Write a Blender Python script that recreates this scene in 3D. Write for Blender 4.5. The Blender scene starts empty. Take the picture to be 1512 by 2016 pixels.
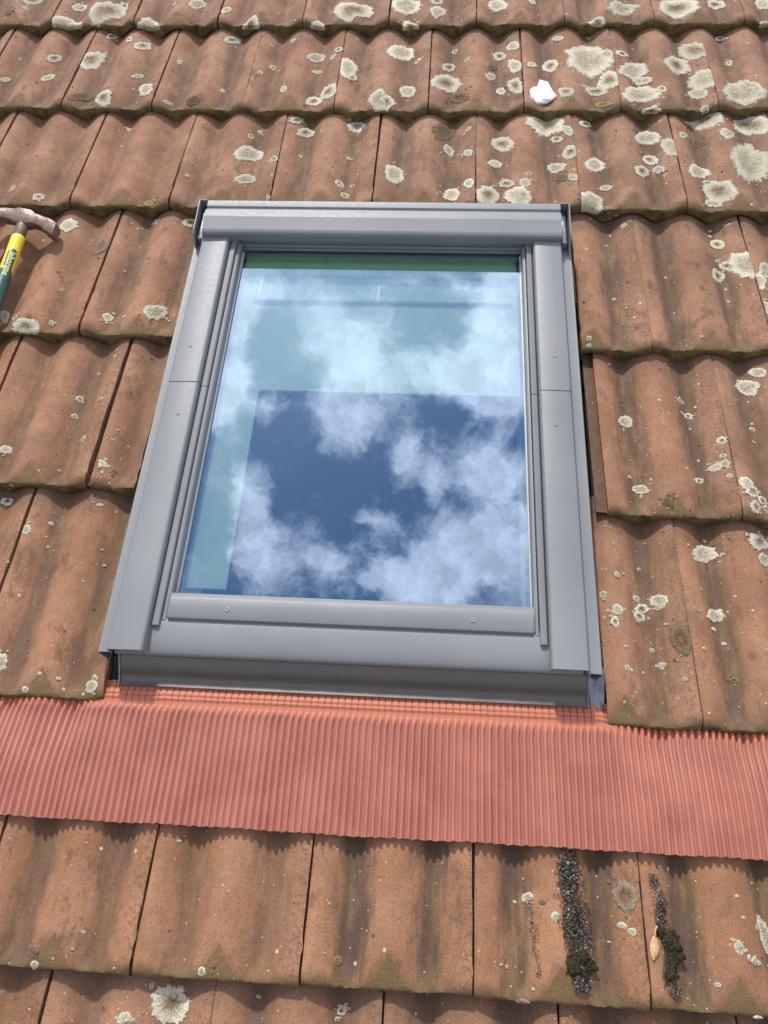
import bpy, bmesh, math, random
from mathutils import Vector, Matrix, Euler, noise

random.seed(7)
C = bpy.context.scene.collection
SC = bpy.context.scene
PITCH = math.radians(35)
RR = Matrix.Rotation(PITCH, 4, 'X')          # roof frame (x right, y up the slope, z off the roof) -> world
LIFT = Matrix.Translation((0, 0, 5.0))
M0 = LIFT @ RR

# ------------------------------------------------------------------ camera
cam = bpy.data.objects.new('camera', bpy.data.cameras.new('camera'))
C.objects.link(cam)
RC = Matrix(((0.9976217, 0.0582899, -0.0367863), (-0.0338335, 0.8790991, 0.4754367), (0.0600520, -0.4730614, 0.8789805)))
cam.matrix_world = M0 @ (Matrix.Translation((0.981058, -0.951598, 1.128495)) @ RC.transposed().to_4x4())
cam.data.sensor_fit = 'VERTICAL'
cam.data.sensor_height = 36
cam.data.lens = 27.705
cam.data.clip_start = 0.02
cam.data.clip_end = 3000
SC.camera = cam

SC.view_settings.view_transform = 'Standard'
SC.view_settings.look = 'None'
SC.view_settings.gamma = 1
SC.view_settings.use_curve_mapping = False
SC.view_settings.exposure = 0.47
SC.cycles.max_bounces = 8
SC.cycles.transparent_max_bounces = 12

# ------------------------------------------------------------------ node helper
class N:
    def __init__(s, tree):
        s.t = tree
    def n(s, kind, **kw):
        nd = s.t.nodes.new(kind)
        for k, v in kw.items():
            setattr(nd, k, v)
        return nd
    def put(s, sock, v):
        if isinstance(v, bpy.types.NodeSocket):
            s.t.links.new(v, sock)
        elif isinstance(v, (tuple, list)) and sock.type == 'RGBA' and len(v) == 3:
            sock.default_value = (*v, 1)
        else:
            sock.default_value = v
    def m(s, op, a, b=None, c=None, clamp=False):
        nd = s.n('ShaderNodeMath', operation=op, use_clamp=clamp)
        s.put(nd.inputs[0], a)
        if b is not None: s.put(nd.inputs[1], b)
        if c is not None: s.put(nd.inputs[2], c)
        return nd.outputs[0]
    def v(s, op, a, b=None):
        nd = s.n('ShaderNodeVectorMath', operation=op)
        s.put(nd.inputs[0], a)
        if b is not None: s.put(nd.inputs[1], b)
        return nd.outputs['Value'] if op in ('DOT_PRODUCT', 'LENGTH', 'DISTANCE') else nd.outputs[0]
    def mix(s, f, a, b, mode='MIX'):
        nd = s.n('ShaderNodeMix', data_type='RGBA', blend_type=mode)
        s.put(nd.inputs[0], f); s.put(nd.inputs[6], a); s.put(nd.inputs[7], b)
        return nd.outputs[2]
    def noise(s, vec, scale, detail=4, rough=.55, col=False):
        nd = s.n('ShaderNodeTexNoise')
        if vec is not None: s.put(nd.inputs['Vector'], vec)
        nd.inputs['Scale'].default_value = scale
        nd.inputs['Detail'].default_value = detail
        nd.inputs['Roughness'].default_value = rough
        return nd.outputs[1 if col else 0]
    def vor(s, vec, scale, feature='F1', rnd=1):
        nd = s.n('ShaderNodeTexVoronoi', feature=feature)
        s.put(nd.inputs['Vector'], vec)
        nd.inputs['Scale'].default_value = scale
        nd.inputs['Randomness'].default_value = rnd
        return nd
    def step(s, v, lo, hi, a=0., b=1.):
        nd = s.n('ShaderNodeMapRange', interpolation_type='SMOOTHSTEP')
        s.put(nd.inputs[0], v); s.put(nd.inputs[1], lo); s.put(nd.inputs[2], hi)
        s.put(nd.inputs[3], a); s.put(nd.inputs[4], b)
        return nd.outputs[0]
    def comb(s, x, y, z=0.):
        nd = s.n('ShaderNodeCombineXYZ')
        s.put(nd.inputs[0], x); s.put(nd.inputs[1], y); s.put(nd.inputs[2], z)
        return nd.outputs[0]
    def sep(s, v):
        nd = s.n('ShaderNodeSeparateXYZ'); s.put(nd.inputs[0], v)
        return nd.outputs

# ------------------------------------------------------------------ sun and sky
SUN_ROOF = Vector((-0.20, 0.78, 0.69)).normalized()
SUN_W = (RR.to_3x3() @ SUN_ROOF).normalized()
SUN_EL = math.asin(SUN_W.z)
SUN_ROT = math.atan2(SUN_W.x, SUN_W.y)
sl = bpy.data.lights.new('sun', 'SUN')
sl.energy = 2.75
sl.angle = math.radians(3.6)
sl.color = (1.0, 0.95, 0.88)
sun = bpy.data.objects.new('sun', sl)
C.objects.link(sun)
sun.rotation_euler = (-SUN_W).to_track_quat('-Z', 'Y').to_euler()
sun.location = (0, 0, 20)

CLOUDS = [(-0.252,0.134,0.029,0.039,0.90),(-0.263,0.061,0.026,0.040,1.00),(-0.278,0.008,0.024,0.032,0.90),(-0.209,0.160,0.038,0.025,0.80),(-0.107,0.081,0.049,0.045,1.10),
(-0.108,-0.004,0.038,0.035,1.00),(-0.210,0.019,0.021,0.014,0.80),(0.085,0.127,0.048,0.063,1.30),(0.080,0.051,0.048,0.034,0.90),(-0.006,0.058,0.043,0.023,0.80),
(0.067,0.023,0.048,0.017,0.50),(-0.034,-0.037,0.019,0.032,0.90),(-0.004,-0.071,0.017,0.023,0.90),(0.076,-0.065,0.046,0.032,1.20),(0.055,-0.174,0.096,0.050,1.00),
(-0.026,-0.213,0.059,0.027,0.80),(-0.236,-0.108,0.022,0.044,0.95),(-0.211,-0.190,0.039,0.045,1.00),(-0.127,-0.193,0.027,0.030,0.50),(-0.070,-0.126,0.035,0.015,0.45),
(0.116,-0.113,0.029,0.012,0.40),(0.074,-0.141,0.049,0.018,0.50),(-0.137,0.150,0.023,0.022,0.50),(-0.023,0.169,0.056,0.014,0.40)]
w = bpy.data.worlds.new('World')
SC.world = w
w.use_nodes = True
w.node_tree.nodes.clear()
g = N(w.node_tree)
sky = g.n('ShaderNodeTexSky', sky_type='NISHITA')
sky.sun_disc = False
sky.sun_elevation = SUN_EL
sky.sun_rotation = SUN_ROT
sky.air_density = 1.0
sky.dust_density = 0.3
sky.ozone_density = 1.6
tc = g.n('ShaderNodeTexCoord')
d = tc.outputs['Generated']
sx, sy, sz = g.sep(d)
zz = g.m('MAXIMUM', sz, 0.06)
uv = g.comb(g.m('DIVIDE', sx, zz), g.m('DIVIDE', sy, zz))
wv = g.v('SUBTRACT', g.noise(uv, 13, 6, .66, col=True), (.5, .5, .5))
sc_ = g.n('ShaderNodeVectorMath', operation='SCALE')
g.put(sc_.inputs[0], wv); sc_.inputs['Scale'].default_value = 0.060
uvw = g.v('MULTIPLY', g.v('ADD', uv, sc_.outputs[0]), (1, 1, 0))
total = None
for (cx, cy, rx, ry, wt) in CLOUDS:                 # cumulus overhead, each one a soft clump
    q = g.v('MULTIPLY', g.v('SUBTRACT', uvw, (cx, cy, 0)), (1 / rx, 1 / ry, 0))
    e = g.m('MULTIPLY', g.m('EXPONENT', g.m('MULTIPLY', g.v('DOT_PRODUCT', q, q), -0.8)), wt)
    total = e if total is None else g.m('ADD', total, e)
fb = g.noise(uvw, 17, 10, .66)
fb2 = g.noise(uv, 3.1, 7, .6)
rad = g.v('LENGTH', g.v('MULTIPLY', g.v('SUBTRACT', uv, (-.09, -.02, 0)), (1, 1, 0)))
away = g.step(rad, .24, .34)
far = g.step(fb2, .45, .60)
near_ = g.step(g.m('ADD', total, g.m('MULTIPLY', g.m('SUBTRACT', fb, .5), 2.0)), .10, .88)
dens = g.m('ADD', g.m('MULTIPLY', near_, g.m('SUBTRACT', 1., away)), g.m('MULTIPLY', far, away), clamp=True)
dens = g.m('MULTIPLY', dens, g.step(sz, .02, .2))
shade = g.step(g.noise(uvw, 26, 5, .6), .3, .7, .72, 1.12)
cc = g.mix(1.0, (12.3, 10.6, 11.6), g.comb(shade, shade, shade), 'MULTIPLY')
mixc = g.mix(g.m('MULTIPLY', dens, .93), sky.outputs[0], cc)
bg = g.n('ShaderNodeBackground')
g.put(bg.inputs[0], mixc)
bg.inputs[1].default_value = 0.12
wo = g.n('ShaderNodeOutputWorld')
g.put(wo.inputs[0], bg.outputs[0])

# ------------------------------------------------------------------ object helpers
def tagg(o, label=None, cat=None, group=None, kind=None):
    if label: o['label'] = label
    if cat: o['category'] = cat
    if group: o['group'] = group
    if kind: o['kind'] = kind
    return o

def thing(name, base, label=None, cat=None, kind=None):
    o = bpy.data.objects.new(name, None)
    C.objects.link(o)
    o.matrix_world = M0 @ Matrix.Translation(base)
    o['_base'] = list(base)
    o.empty_display_size = 0.05
    return tagg(o, label, cat, None, kind)

def mesh(name, verts, faces, mat, smooth=False, sharp=None):
    me = bpy.data.meshes.new(name)
    me.from_pydata(verts, [], faces)
    me.materials.append(mat)
    me.validate()
    if smooth:
        me.shade_smooth()
        if sharp: 
            bm = bmesh.new(); bm.from_mesh(me)
            for e in bm.edges:
                if len(e.link_faces) == 2 and e.calc_face_angle(0) > math.radians(sharp): e.smooth = False
            bm.to_mesh(me); bm.free()
    return me

def put(me, parent, loc=(0, 0, 0), rot=(0, 0, 0), name=None):
    o = bpy.data.objects.new(name or me.name, me)
    C.objects.link(o)
    o.parent = parent
    o.location = loc
    o.rotation_euler = rot
    return o

def part(name, parent, verts, faces, mat, smooth=False, sharp=35, bevel=0):
    """verts in roof coordinates; the part's origin sits at its parent's"""
    b = Vector(parent['_base'])
    if bevel:
        bm = bmesh.new()
        vs = [bm.verts.new(Vector(v) - b) for v in verts]
        for f in faces:
            try: bm.faces.new([vs[i] for i in f])
            except ValueError: pass
        bmesh.ops.recalc_face_normals(bm, faces=bm.faces)
        es = [e for e in bm.edges if len(e.link_faces) == 2 and e.calc_face_angle(0) > math.radians(30)]
        bmesh.ops.bevel(bm, geom=es, offset=bevel, segments=2, profile=.5, affect='EDGES', clamp_overlap=True)
        me = bpy.data.meshes.new(name)
        bm.to_mesh(me); bm.free()
        me.materials.append(mat)
        me.shade_smooth()
        return put(me, parent)
    me = mesh(name, [tuple(Vector(v) - b) for v in verts], faces, mat, smooth, sharp)
    return put(me, parent)

def boxvf(x0, x1, y0, y1, z0, z1):
    v = [(x0, y0, z0), (x1, y0, z0), (x1, y1, z0), (x0, y1, z0), (x0, y0, z1), (x1, y0, z1), (x1, y1, z1), (x0, y1, z1)]
    f = [(0, 3, 2, 1), (4, 5, 6, 7), (0, 1, 5, 4), (1, 2, 6, 5), (2, 3, 7, 6), (3, 0, 4, 7)]
    return v, f

def prism(profile, axis, a, b):
    """closed profile swept along axis x (profile in y,z) or y (profile in x,z)"""
    n = len(profile)
    v = []
    for t in (a, b):
        for (p, q) in profile:
            v.append((t, p, q) if axis == 'x' else (p, t, q))
    f = [tuple(range(n)), tuple(range(2 * n - 1, n - 1, -1))]
    for i in range(n):
        j = (i + 1) % n
        f.append((i, i + n, j + n, j))
    return v, f

def fix(me):
    bm = bmesh.new(); bm.from_mesh(me)
    bmesh.ops.recalc_face_normals(bm, faces=bm.faces)
    bm.to_mesh(me); bm.free()

def sheet(path, th):
    """thin closed profile along an open 2D path, thickness below/right of it"""
    out = []
    n = len(path)
    for i, (p, q) in enumerate(path):
        a = path[max(i - 1, 0)]; b = path[min(i + 1, n - 1)]
        dx, dy = b[0] - a[0], b[1] - a[1]
        l = math.hypot(dx, dy) or 1
        out.append((p + dy / l * th, q - dx / l * th))
    return list(path) + out[::-1]
# ------------------------------------------------------------------ materials
def newmat(name):
    m = bpy.data.materials.new(name)
    m.use_nodes = True
    m.node_tree.nodes.clear()
    k = N(m.node_tree)
    out = k.n('ShaderNodeOutputMaterial')
    bs = k.n('ShaderNodeBsdfPrincipled')
    k.put(out.inputs[0], bs.outputs[0])
    return m, k, bs, out

def bump(k, bs, h, strength=.4, dist=.001):
    b = k.n('ShaderNodeBump')
    b.inputs['Strength'].default_value = strength
    b.inputs['Distance'].default_value = dist
    k.put(b.inputs['Height'], h)
    k.put(bs.inputs['Normal'], b.outputs[0])

W, GA, TH, AMP = 0.210, 0.336, 0.024, 0.023
ZT = -0.021          # the tiles' troughs lie this far below the roof frame's zero

def tile_material():
    m, k, bs, _ = newmat('terracotta_tile')
    tcn = k.n('ShaderNodeTexCoord')
    oi = k.n('ShaderNodeObjectInfo')
    P = tcn.outputs['Object']
    x, y, z = k.sep(P)
    rnd = oi.outputs['Random']
    off = k.comb(k.m('MULTIPLY', rnd, 37.), k.m('MULTIPLY', rnd, 91.), k.m('MULTIPLY', rnd, 13.))
    Q = k.v('ADD', P, off)
    oc = k.n('ShaderNodeSeparateColor'); k.put(oc.inputs[0], oi.outputs['Color'])
    weather, orange, dirt = oc.outputs[0], oc.outputs[1], oc.outputs[2]
    big = k.noise(Q, 9, 4, .6)
    mid = k.noise(Q, 45, 6, .65)
    base = k.mix(k.step(big, .35, .65), (.212, .112, .060), (.338, .188, .108))
    base = k.mix(k.m('MULTIPLY', orange, k.step(mid, .3, .75, .4, 1.)), base, (.385, .172, .070))
    base = k.mix(k.m('MULTIPLY', k.step(mid, .45, .72), .55), base, (.22, .130, .088))
    # long streaks of dirt that gathered in the two troughs
    wv_ = k.m('SUBTRACT', .5, k.m('MULTIPLY', k.m('COSINE', k.m('MULTIPLY', x, 4 * math.pi / W)), .5))
    st = k.noise(k.v('MULTIPLY', Q, (1., .16, 1.)), 75, 5, .65)
    st2 = k.noise(k.v('MULTIPLY', Q, (1., .3, 1.)), 22, 3, .6)
    tr = k.m('MULTIPLY', k.step(k.m('ADD', k.m('ADD', wv_, k.m('MULTIPLY', k.m('SUBTRACT', st, .5), 1.4)), k.m('MULTIPLY', k.m('SUBTRACT', st2, .5), 1.2)), .36, 1.15), k.m('ADD', .30, dirt))
    dcol = k.mix(k.step(st2, .42, .6), (.098, .068, .030), (.098, .060, .042))
    base = k.mix(k.m('MULTIPLY', tr, .78, clamp=True), base, dcol)
    # brown blotches, different on every tile
    bl = k.noise(k.v('MULTIPLY', Q, (1., .55, 1.)), 33, 7, .72)
    base = k.mix(k.m('MULTIPLY', k.step(bl, .52, .66), k.m('ADD', .30, k.m('MULTIPLY', rnd, .5))), base, (.115, .066, .038))
    # grey weathering film
    film = k.m('MULTIPLY', k.step(k.noise(Q, 26, 6, .7), .48, .72), weather)
    base = k.mix(k.m('MULTIPLY', film, .75), base, (.19, .140, .100))
    # moss and algae along the lower lip
    lipn = k.noise(Q, 55, 5, .7)
    lf = k.step(k.m('ADD', y, k.m('MULTIPLY', k.m('SUBTRACT', lipn, .5), .04)), .022, -.004)
    base = k.mix(k.m('MULTIPLY', lf, .75), base, (.125, .088, .034))
    face = k.step(y, .0025, .0005)
    base = k.mix(k.m('MULTIPLY', face, k.step(lipn, .30, .5, .55, 1.)), base, k.mix(k.step(mid, .4, .6), (.085, .064, .022), (.185, .135, .058)))
    tri = k.m('SUBTRACT', k.m('SUBTRACT', 1., k.m('DIVIDE', y, .041)), k.m('DIVIDE', k.m('ABSOLUTE', k.m('SUBTRACT', x, W / 2)), .027))
    base = k.mix(k.m('MULTIPLY', k.step(tri, -.02, .06), k.m('MULTIPLY', k.step(lipn, .3, .6, .45, .95), k.m('ADD', .55, k.m('MULTIPLY', k.m('FRACT', k.m('MULTIPLY', rnd, 17.3)), .5)))), base, k.mix(lipn, (.19, .115, .050), (.13, .105, .04)))
    base = k.mix(k.m('MULTIPLY', k.step(x, -.0002, -.0012), .85), base, k.mix(lipn, (.06, .038, .025), (.17, .11, .07)))
    # the other end, tucked under the next row, is darker
    top = k.step(k.m('ADD', y, k.m('MULTIPLY', k.m('SUBTRACT', lipn, .5), .05)), GA - .05, GA + .005)
    base = k.mix(k.m('MULTIPLY', top, .6), base, (.105, .07, .045))
    # dark crust near the right edge
    ed = k.m('MULTIPLY', k.step(x, W - .045, W - .002), k.step(k.noise(Q, 190, 5, .75), .47, .60))
    base = k.mix(k.m('MULTIPLY', ed, .55), base, (.075, .055, .042))
    # fine grain, pits and pale specks
    gr = k.noise(Q, 520, 3, .7)
    gf = k.step(gr, .28, .72, .76, 1.22)
    base = k.mix(1., base, k.comb(gf, gf, gf), 'MULTIPLY')
    pit = k.vor(Q, 240)
    pm = k.m('MULTIPLY', k.step(pit.outputs['Distance'], .22, .12), k.step(k.noise(Q, 30, 3, .6), .38, .55))
    base = k.mix(k.m('MULTIPLY', pm, .7), base, (.07, .045, .03))
    sp = k.vor(k.v('ADD', Q, (3., 1., 7.)), 150)
    sr = k.sep(sp.outputs['Color'])
    sm = k.m('MULTIPLY', k.step(sp.outputs['Distance'], .20, .10), k.step(sr[0], .86, .90))
    base = k.mix(k.m('MULTIPLY', sm, .85), base, (.58, .49, .35))
    sp2 = k.vor(k.v('ADD', Q, (13., 5., 2.)), 62)
    sr2 = k.sep(sp2.outputs['Color'])
    d2 = k.m('ADD', sp2.outputs['Distance'], k.m('MULTIPLY', k.m('SUBTRACT', k.noise(Q, 400, 3, .7), .5), .16))
    thr = k.m('SUBTRACT', 1.0, k.m('MULTIPLY', k.m('ADD', weather, .12), .10))
    sm2 = k.m('MULTIPLY', k.step(d2, .17, .13), k.m('GREATER_THAN', sr2[1], thr))
    base = k.mix(k.m('MULTIPLY', sm2, .9), base, (.52, .50, .36))
    k.put(bs.inputs['Base Color'], base)
    k.put(bs.inputs['Roughness'], k.step(mid, .3, .7, .72, .92))
    bs.inputs['Specular IOR Level'].default_value = .35
    h = k.m('ADD', k.m('MULTIPLY', gr, .5), k.m('ADD', k.m('MULTIPLY', mid, 1.6), k.m('MULTIPLY', pm, -.8)))
    h = k.m('ADD', h, k.m('ADD', k.m('MULTIPLY', sm, .5), k.m('MULTIPLY', sm2, .8)))
    rg = k.noise(Q, 130, 4, .7)
    h = k.m('ADD', h, k.m('MULTIPLY', rg, .9))
    bump(k, bs, h, .5, .0014)
    return m

def lichen_material(name, cols, dark):
    m, k, bs, _ = newmat(name)
    tcn = k.n('ShaderNodeTexCoord')
    P = tcn.outputs['Object']
    n1 = k.noise(P, 420, 5, .75)
    n2 = k.noise(P, 90, 4, .6)
    v = k.vor(P, 330)
    base = k.mix(k.step(n2, .35, .65), cols[0], cols[1])
    base = k.mix(k.m('MULTIPLY', k.step(n1, .56, .40), k.step(n2, .3, .6, .55, 1.)), base, dark)
    n3 = k.noise(P, 1100, 2, .6)
    base = k.mix(k.step(n3, .52, .40, 0., .5), base, dark)
    base = k.mix(k.m('MULTIPLY', k.step(v.outputs['Distance'], .38, .62), .6), base, dark)
    at = k.n('ShaderNodeAttribute', attribute_name='edge')
    e = at.outputs['Fac']
    base = k.mix(k.m('MULTIPLY', k.step(e, .35, .85), .55), base, cols[2])
    oi = k.n('ShaderNodeObjectInfo'); rr_ = oi.outputs['Random']
    base = k.mix(k.m('MULTIPLY', k.m('FRACT', k.m('MULTIPLY', rr_, 7.7)), .35), base, k.mix(n2, cols[1], dark))
    base = k.mix(1., base, k.comb(*[k.m('ADD', .88, k.m('MULTIPLY', rr_, .24))] * 3), 'MULTIPLY')
    na_ = k.noise(P, 260, 5, .8)
    worn = k.step(k.m('ADD', e, k.m('MULTIPLY', k.m('SUBTRACT', na_, .5), 1.3)), 1.02, .90)
    hole = k.m('MULTIPLY', k.step(k.m('ADD', e, k.m('MULTIPLY', k.m('SUBTRACT', na_, .5), 1.6)), .38, .22), k.m('GREATER_THAN', k.m('FRACT', k.m('MULTIPLY', rr_, 3.3)), .55))
    k.put(bs.inputs['Alpha'], k.m('MULTIPLY', worn, k.m('SUBTRACT', 1., k.m('MULTIPLY', hole, .8))))
    k.put(bs.inputs['Base Color'], base)
    bs.inputs['Roughness'].default_value = .95
    bs.inputs['Specular IOR Level'].default_value = .15
    bump(k, bs, k.m('ADD', k.m('MULTIPLY', n1, 1.2), k.m('MULTIPLY', v.outputs['Distance'], -1.)), .8, .0016)
    return m

def plain(name, col, rough=.6, metal=0., nscale=60, var=.12, bmp=.0, spec=.5):
    m, k, bs, _ = newmat(name)
    tcn = k.n('ShaderNodeTexCoord')
    n1 = k.noise(tcn.outputs['Object'], nscale, 5, .6)
    f = k.step(n1, .3, .7, 1 - var, 1 + var)
    base = k.mix(1., col, k.comb(f, f, f), 'MULTIPLY')
    k.put(bs.inputs['Base Color'], base)
    k.put(bs.inputs['Roughness'], k.step(n1, .3, .7, rough - .05, rough + .07))
    bs.inputs['Metallic'].default_value = metal
    bs.inputs['Specular IOR Level'].default_value = spec
    if bmp: bump(k, bs, n1, bmp, .002)
    return m

def cladding_material():
    m, k, bs, _ = newmat('grey_aluminium_cladding')
    tcn = k.n('ShaderNodeTexCoord')
    P = tcn.outputs['Object']
    n1 = k.noise(P, 5, 3, .5)
    dust = k.noise(P, 140, 6, .75)
    base = k.mix(k.step(n1, .3, .7), (.188, .205, .210), (.218, .235, .238))
    base = k.mix(k.step(dust, .58, .85, 0., .35), base, (.42, .40, .37))
    run = k.noise(k.v('MULTIPLY', P, (1., .06, 1.)), 120, 5, .65)
    base = k.mix(k.step(run, .52, .80, 0., .16), base, (.36, .34, .31))
    smu = k.noise(P, 28, 5, .7)
    base = k.mix(k.step(smu, .55, .8, 0., .10), base, (.13, .13, .13))
    sp = k.vor(P, 90)
    sr = k.sep(sp.outputs['Color'])
    sm = k.m('MULTIPLY', k.step(sp.outputs['Distance'], .09, .05), k.m('GREATER_THAN', sr[0], .93))
    base = k.mix(k.m('MULTIPLY', sm, .6), base, (.6, .58, .52))
    k.put(bs.inputs['Base Color'], base)
    bs.inputs['Metallic'].default_value = .10
    bs.inputs['Specular IOR Level'].default_value = .42
    k.put(bs.inputs['Roughness'], k.step(dust, .35, .75, .48, .58))
    bump(k, bs, k.noise(P, 6, 2, .5), .06, .004)
    return m

def glass_material():
    """coated double glazing: bluish mirror coat over green-tinted panes"""
    m, k, bs, out = newmat('coated_window_glass')
    geo = k.n('ShaderNodeNewGeometry')
    gl = k.n('ShaderNodeBsdfGlossy'); gl.inputs['Roughness'].default_value = 0.0
    gl.inputs['Color'].default_value = (.53, .79, 1.0, 1)
    tr = k.n('ShaderNodeBsdfTransparent'); tr.inputs['Color'].default_value = (.70, .86, .74, 1)
    lw = k.n('ShaderNodeLayerWeight'); lw.inputs['Blend'].default_value = .5
    tcn = k.n('ShaderNodeTexCoord')
    smear = k.step(k.noise(tcn.outputs['Object'], 7, 5, .6), .35, .75, 0., .03)
    fac = k.m('ADD', k.m('ADD', .42, k.m('MULTIPLY', k.m('POWER', lw.outputs['Facing'], 2.), .5)), smear, clamp=True)
    mx = k.n('ShaderNodeMixShader')
    k.put(mx.inputs[0], fac); k.put(mx.inputs[1], tr.outputs[0]); k.put(mx.inputs[2], gl.outputs[0])
    # thin film of dust with specks
    df = k.n('ShaderNodeBsdfDiffuse'); df.inputs['Color'].default_value = (.62, .62, .60, 1)
    sp = k.vor(tcn.outputs['Object'], 70)
    sr = k.sep(sp.outputs['Color'])
    dm = k.m('MULTIPLY', k.step(sp.outputs['Distance'], .06, .035), k.m('GREATER_THAN', sr[0], .95))
    dm = k.m('ADD', k.m('MULTIPLY', dm, .55), k.step(k.noise(tcn.outputs['Object'], 300, 4, .7), .5, .9, .001, .018))
    mx2 = k.n('ShaderNodeMixShader')
    k.put(mx2.inputs[0], dm); k.put(mx2.inputs[1], mx.outputs[0]); k.put(mx2.inputs[2], df.outputs[0])
    clear = k.n('ShaderNodeBsdfTransparent')
    mx3 = k.n('ShaderNodeMixShader')          # the coat sits on one face of the pane only
    k.put(mx3.inputs[0], geo.outputs['Backfacing']); k.put(mx3.inputs[1], mx2.outputs[0]); k.put(mx3.inputs[2], clear.outputs[0])
    k.put(out.inputs[0], mx3.outputs[0])
    return m

M_TILE = tile_material()
LM = [lichen_material('pale_lichen', [(.70, .65, .49), (.56, .53, .38), (.82, .78, .63)], (.23, .20, .12)),
      lichen_material('brown_lichen', [(.22, .17, .10), (.17, .13, .07), (.26, .20, .12)], (.09, .06, .03)),
      lichen_material('yellow_lichen', [(.33, .28, .09), (.25, .22, .07), (.40, .36, .18)], (.10, .07, .02)),
      lichen_material('grey_lichen', [(.27, .22, .155), (.23, .165, .11), (.36, .31, .23)], (.15, .09, .055))]
M_CLAD = cladding_material()
M_GLASS = glass_material()
M_DARK = plain('black_underlay', (.012, .012, .014), .55, 0, 30, .3, .3)
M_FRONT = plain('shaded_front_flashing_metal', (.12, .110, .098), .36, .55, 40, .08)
M_FOAM = plain('black_foam_seal', (.01, .01, .012), .7, 0, 200, .3, .3)
M_RUB = plain('rubber_gasket', (.035, .038, .04), .6, 0, 90, .2)
M_PALE = plain('pale_gasket', (.55, .56, .56), .5, 0, 40, .06)
M_BOARD = plain('white_lining_board', (.58, .58, .57), .7, 0, 12, .05)
M_SASH = plain('white_painted_timber', (.68, .68, .66), .5, 0, 20, .05)
M_CATCH = plain('white_plastic_catch', (.88, .90, .88), .5, 0, 40, .04)
M_GREEN = plain('green_strip_tint', (.58, .72, .46), .5, 0, 20, .05)  # green light of the strip under the hood, put into the bar's colour
M_ROOM = plain('dim_room_surface', (.02, .02, .024), .8, 0, 3, .2)
M_STEEL = plain('galvanised_scrap', (.20, .215, .24), .30, .7, 30, .3, .9)
M_TIN = plain('shiny_rivet', (.40, .42, .44), .3, .6, 60, .1)
M_WOOD = plain('roof_batten', (.12, .075, .04), .85, 0, 40, .25, .4)

# ------------------------------------------------------------------ roof and its tiles
roof = thing('roof', (0, 0, 0), kind='structure')
HX0, HX1, HY0, HY1 = 0.560, 1.180, -0.580, 0.215      # opening under the window
XL, XR, YB, YT = -1.30, 3.05, -2.35, 2.36
for (a, b, c, d_) in [(XL, HX0, YB, YT), (HX1, XR, YB, YT), (HX0, HX1, YB, HY0), (HX0, HX1, HY1, YT)]:
    v, f = boxvf(a, b, c, d_, -.075, -.060)
    part('underlay', roof, v, f, M_DARK)

def wave(x):
    s = .5 + .5 * math.cos(4 * math.pi * x / W)
    return AMP * s ** .72

def tile_z(x, y):
    """upper surface of a tile, y = 0 at its lower lip"""
    h = wave(x)
    B = TH * (1 - y / GA)
    yy = max(y, 0)
    if W * .25 < x < W * .75:
        # blunt three-cornered facet cut into the middle roll
        h = min(h, .0095 + (AMP - .0095) * yy / .042)
    fill = .0095 * max(0, 1 - yy / .034) ** 1.5
    h = max(h, fill)
    # rounded outer corners
    for dx in (x, W - x):
        r = .010
        if dx < r: h -= .0022 * (1 - dx / r) ** 2
    r = .018
    if yy < r and not (W * .25 < x < W * .75):
        h -= .0075 * (1 - yy / r) ** 2 * (h / AMP)
    h -= .0012 * max(0, 1 - yy / .004) ** 2
    # left side sits a touch lower, under the neighbour's rolled edge
    if x < .03: h -= .0016 * (1 - x / .03)
    return B + h

def tile_xs():
    xs = [0, .0012, .004, .008]
    x = .013
    while x < W - .014:
        xs.append(x); x += .0034
    xs += [W - .009, W - .0055, W - .003, W - .0029]
    return xs
YS = [0, .0012, .003, .006, .010, .014, .018, .022, .026, .030, .034, .038, .041, .044, .055, .075, .105, .14, .18, .22, .26, .30, .335, .375]

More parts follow.
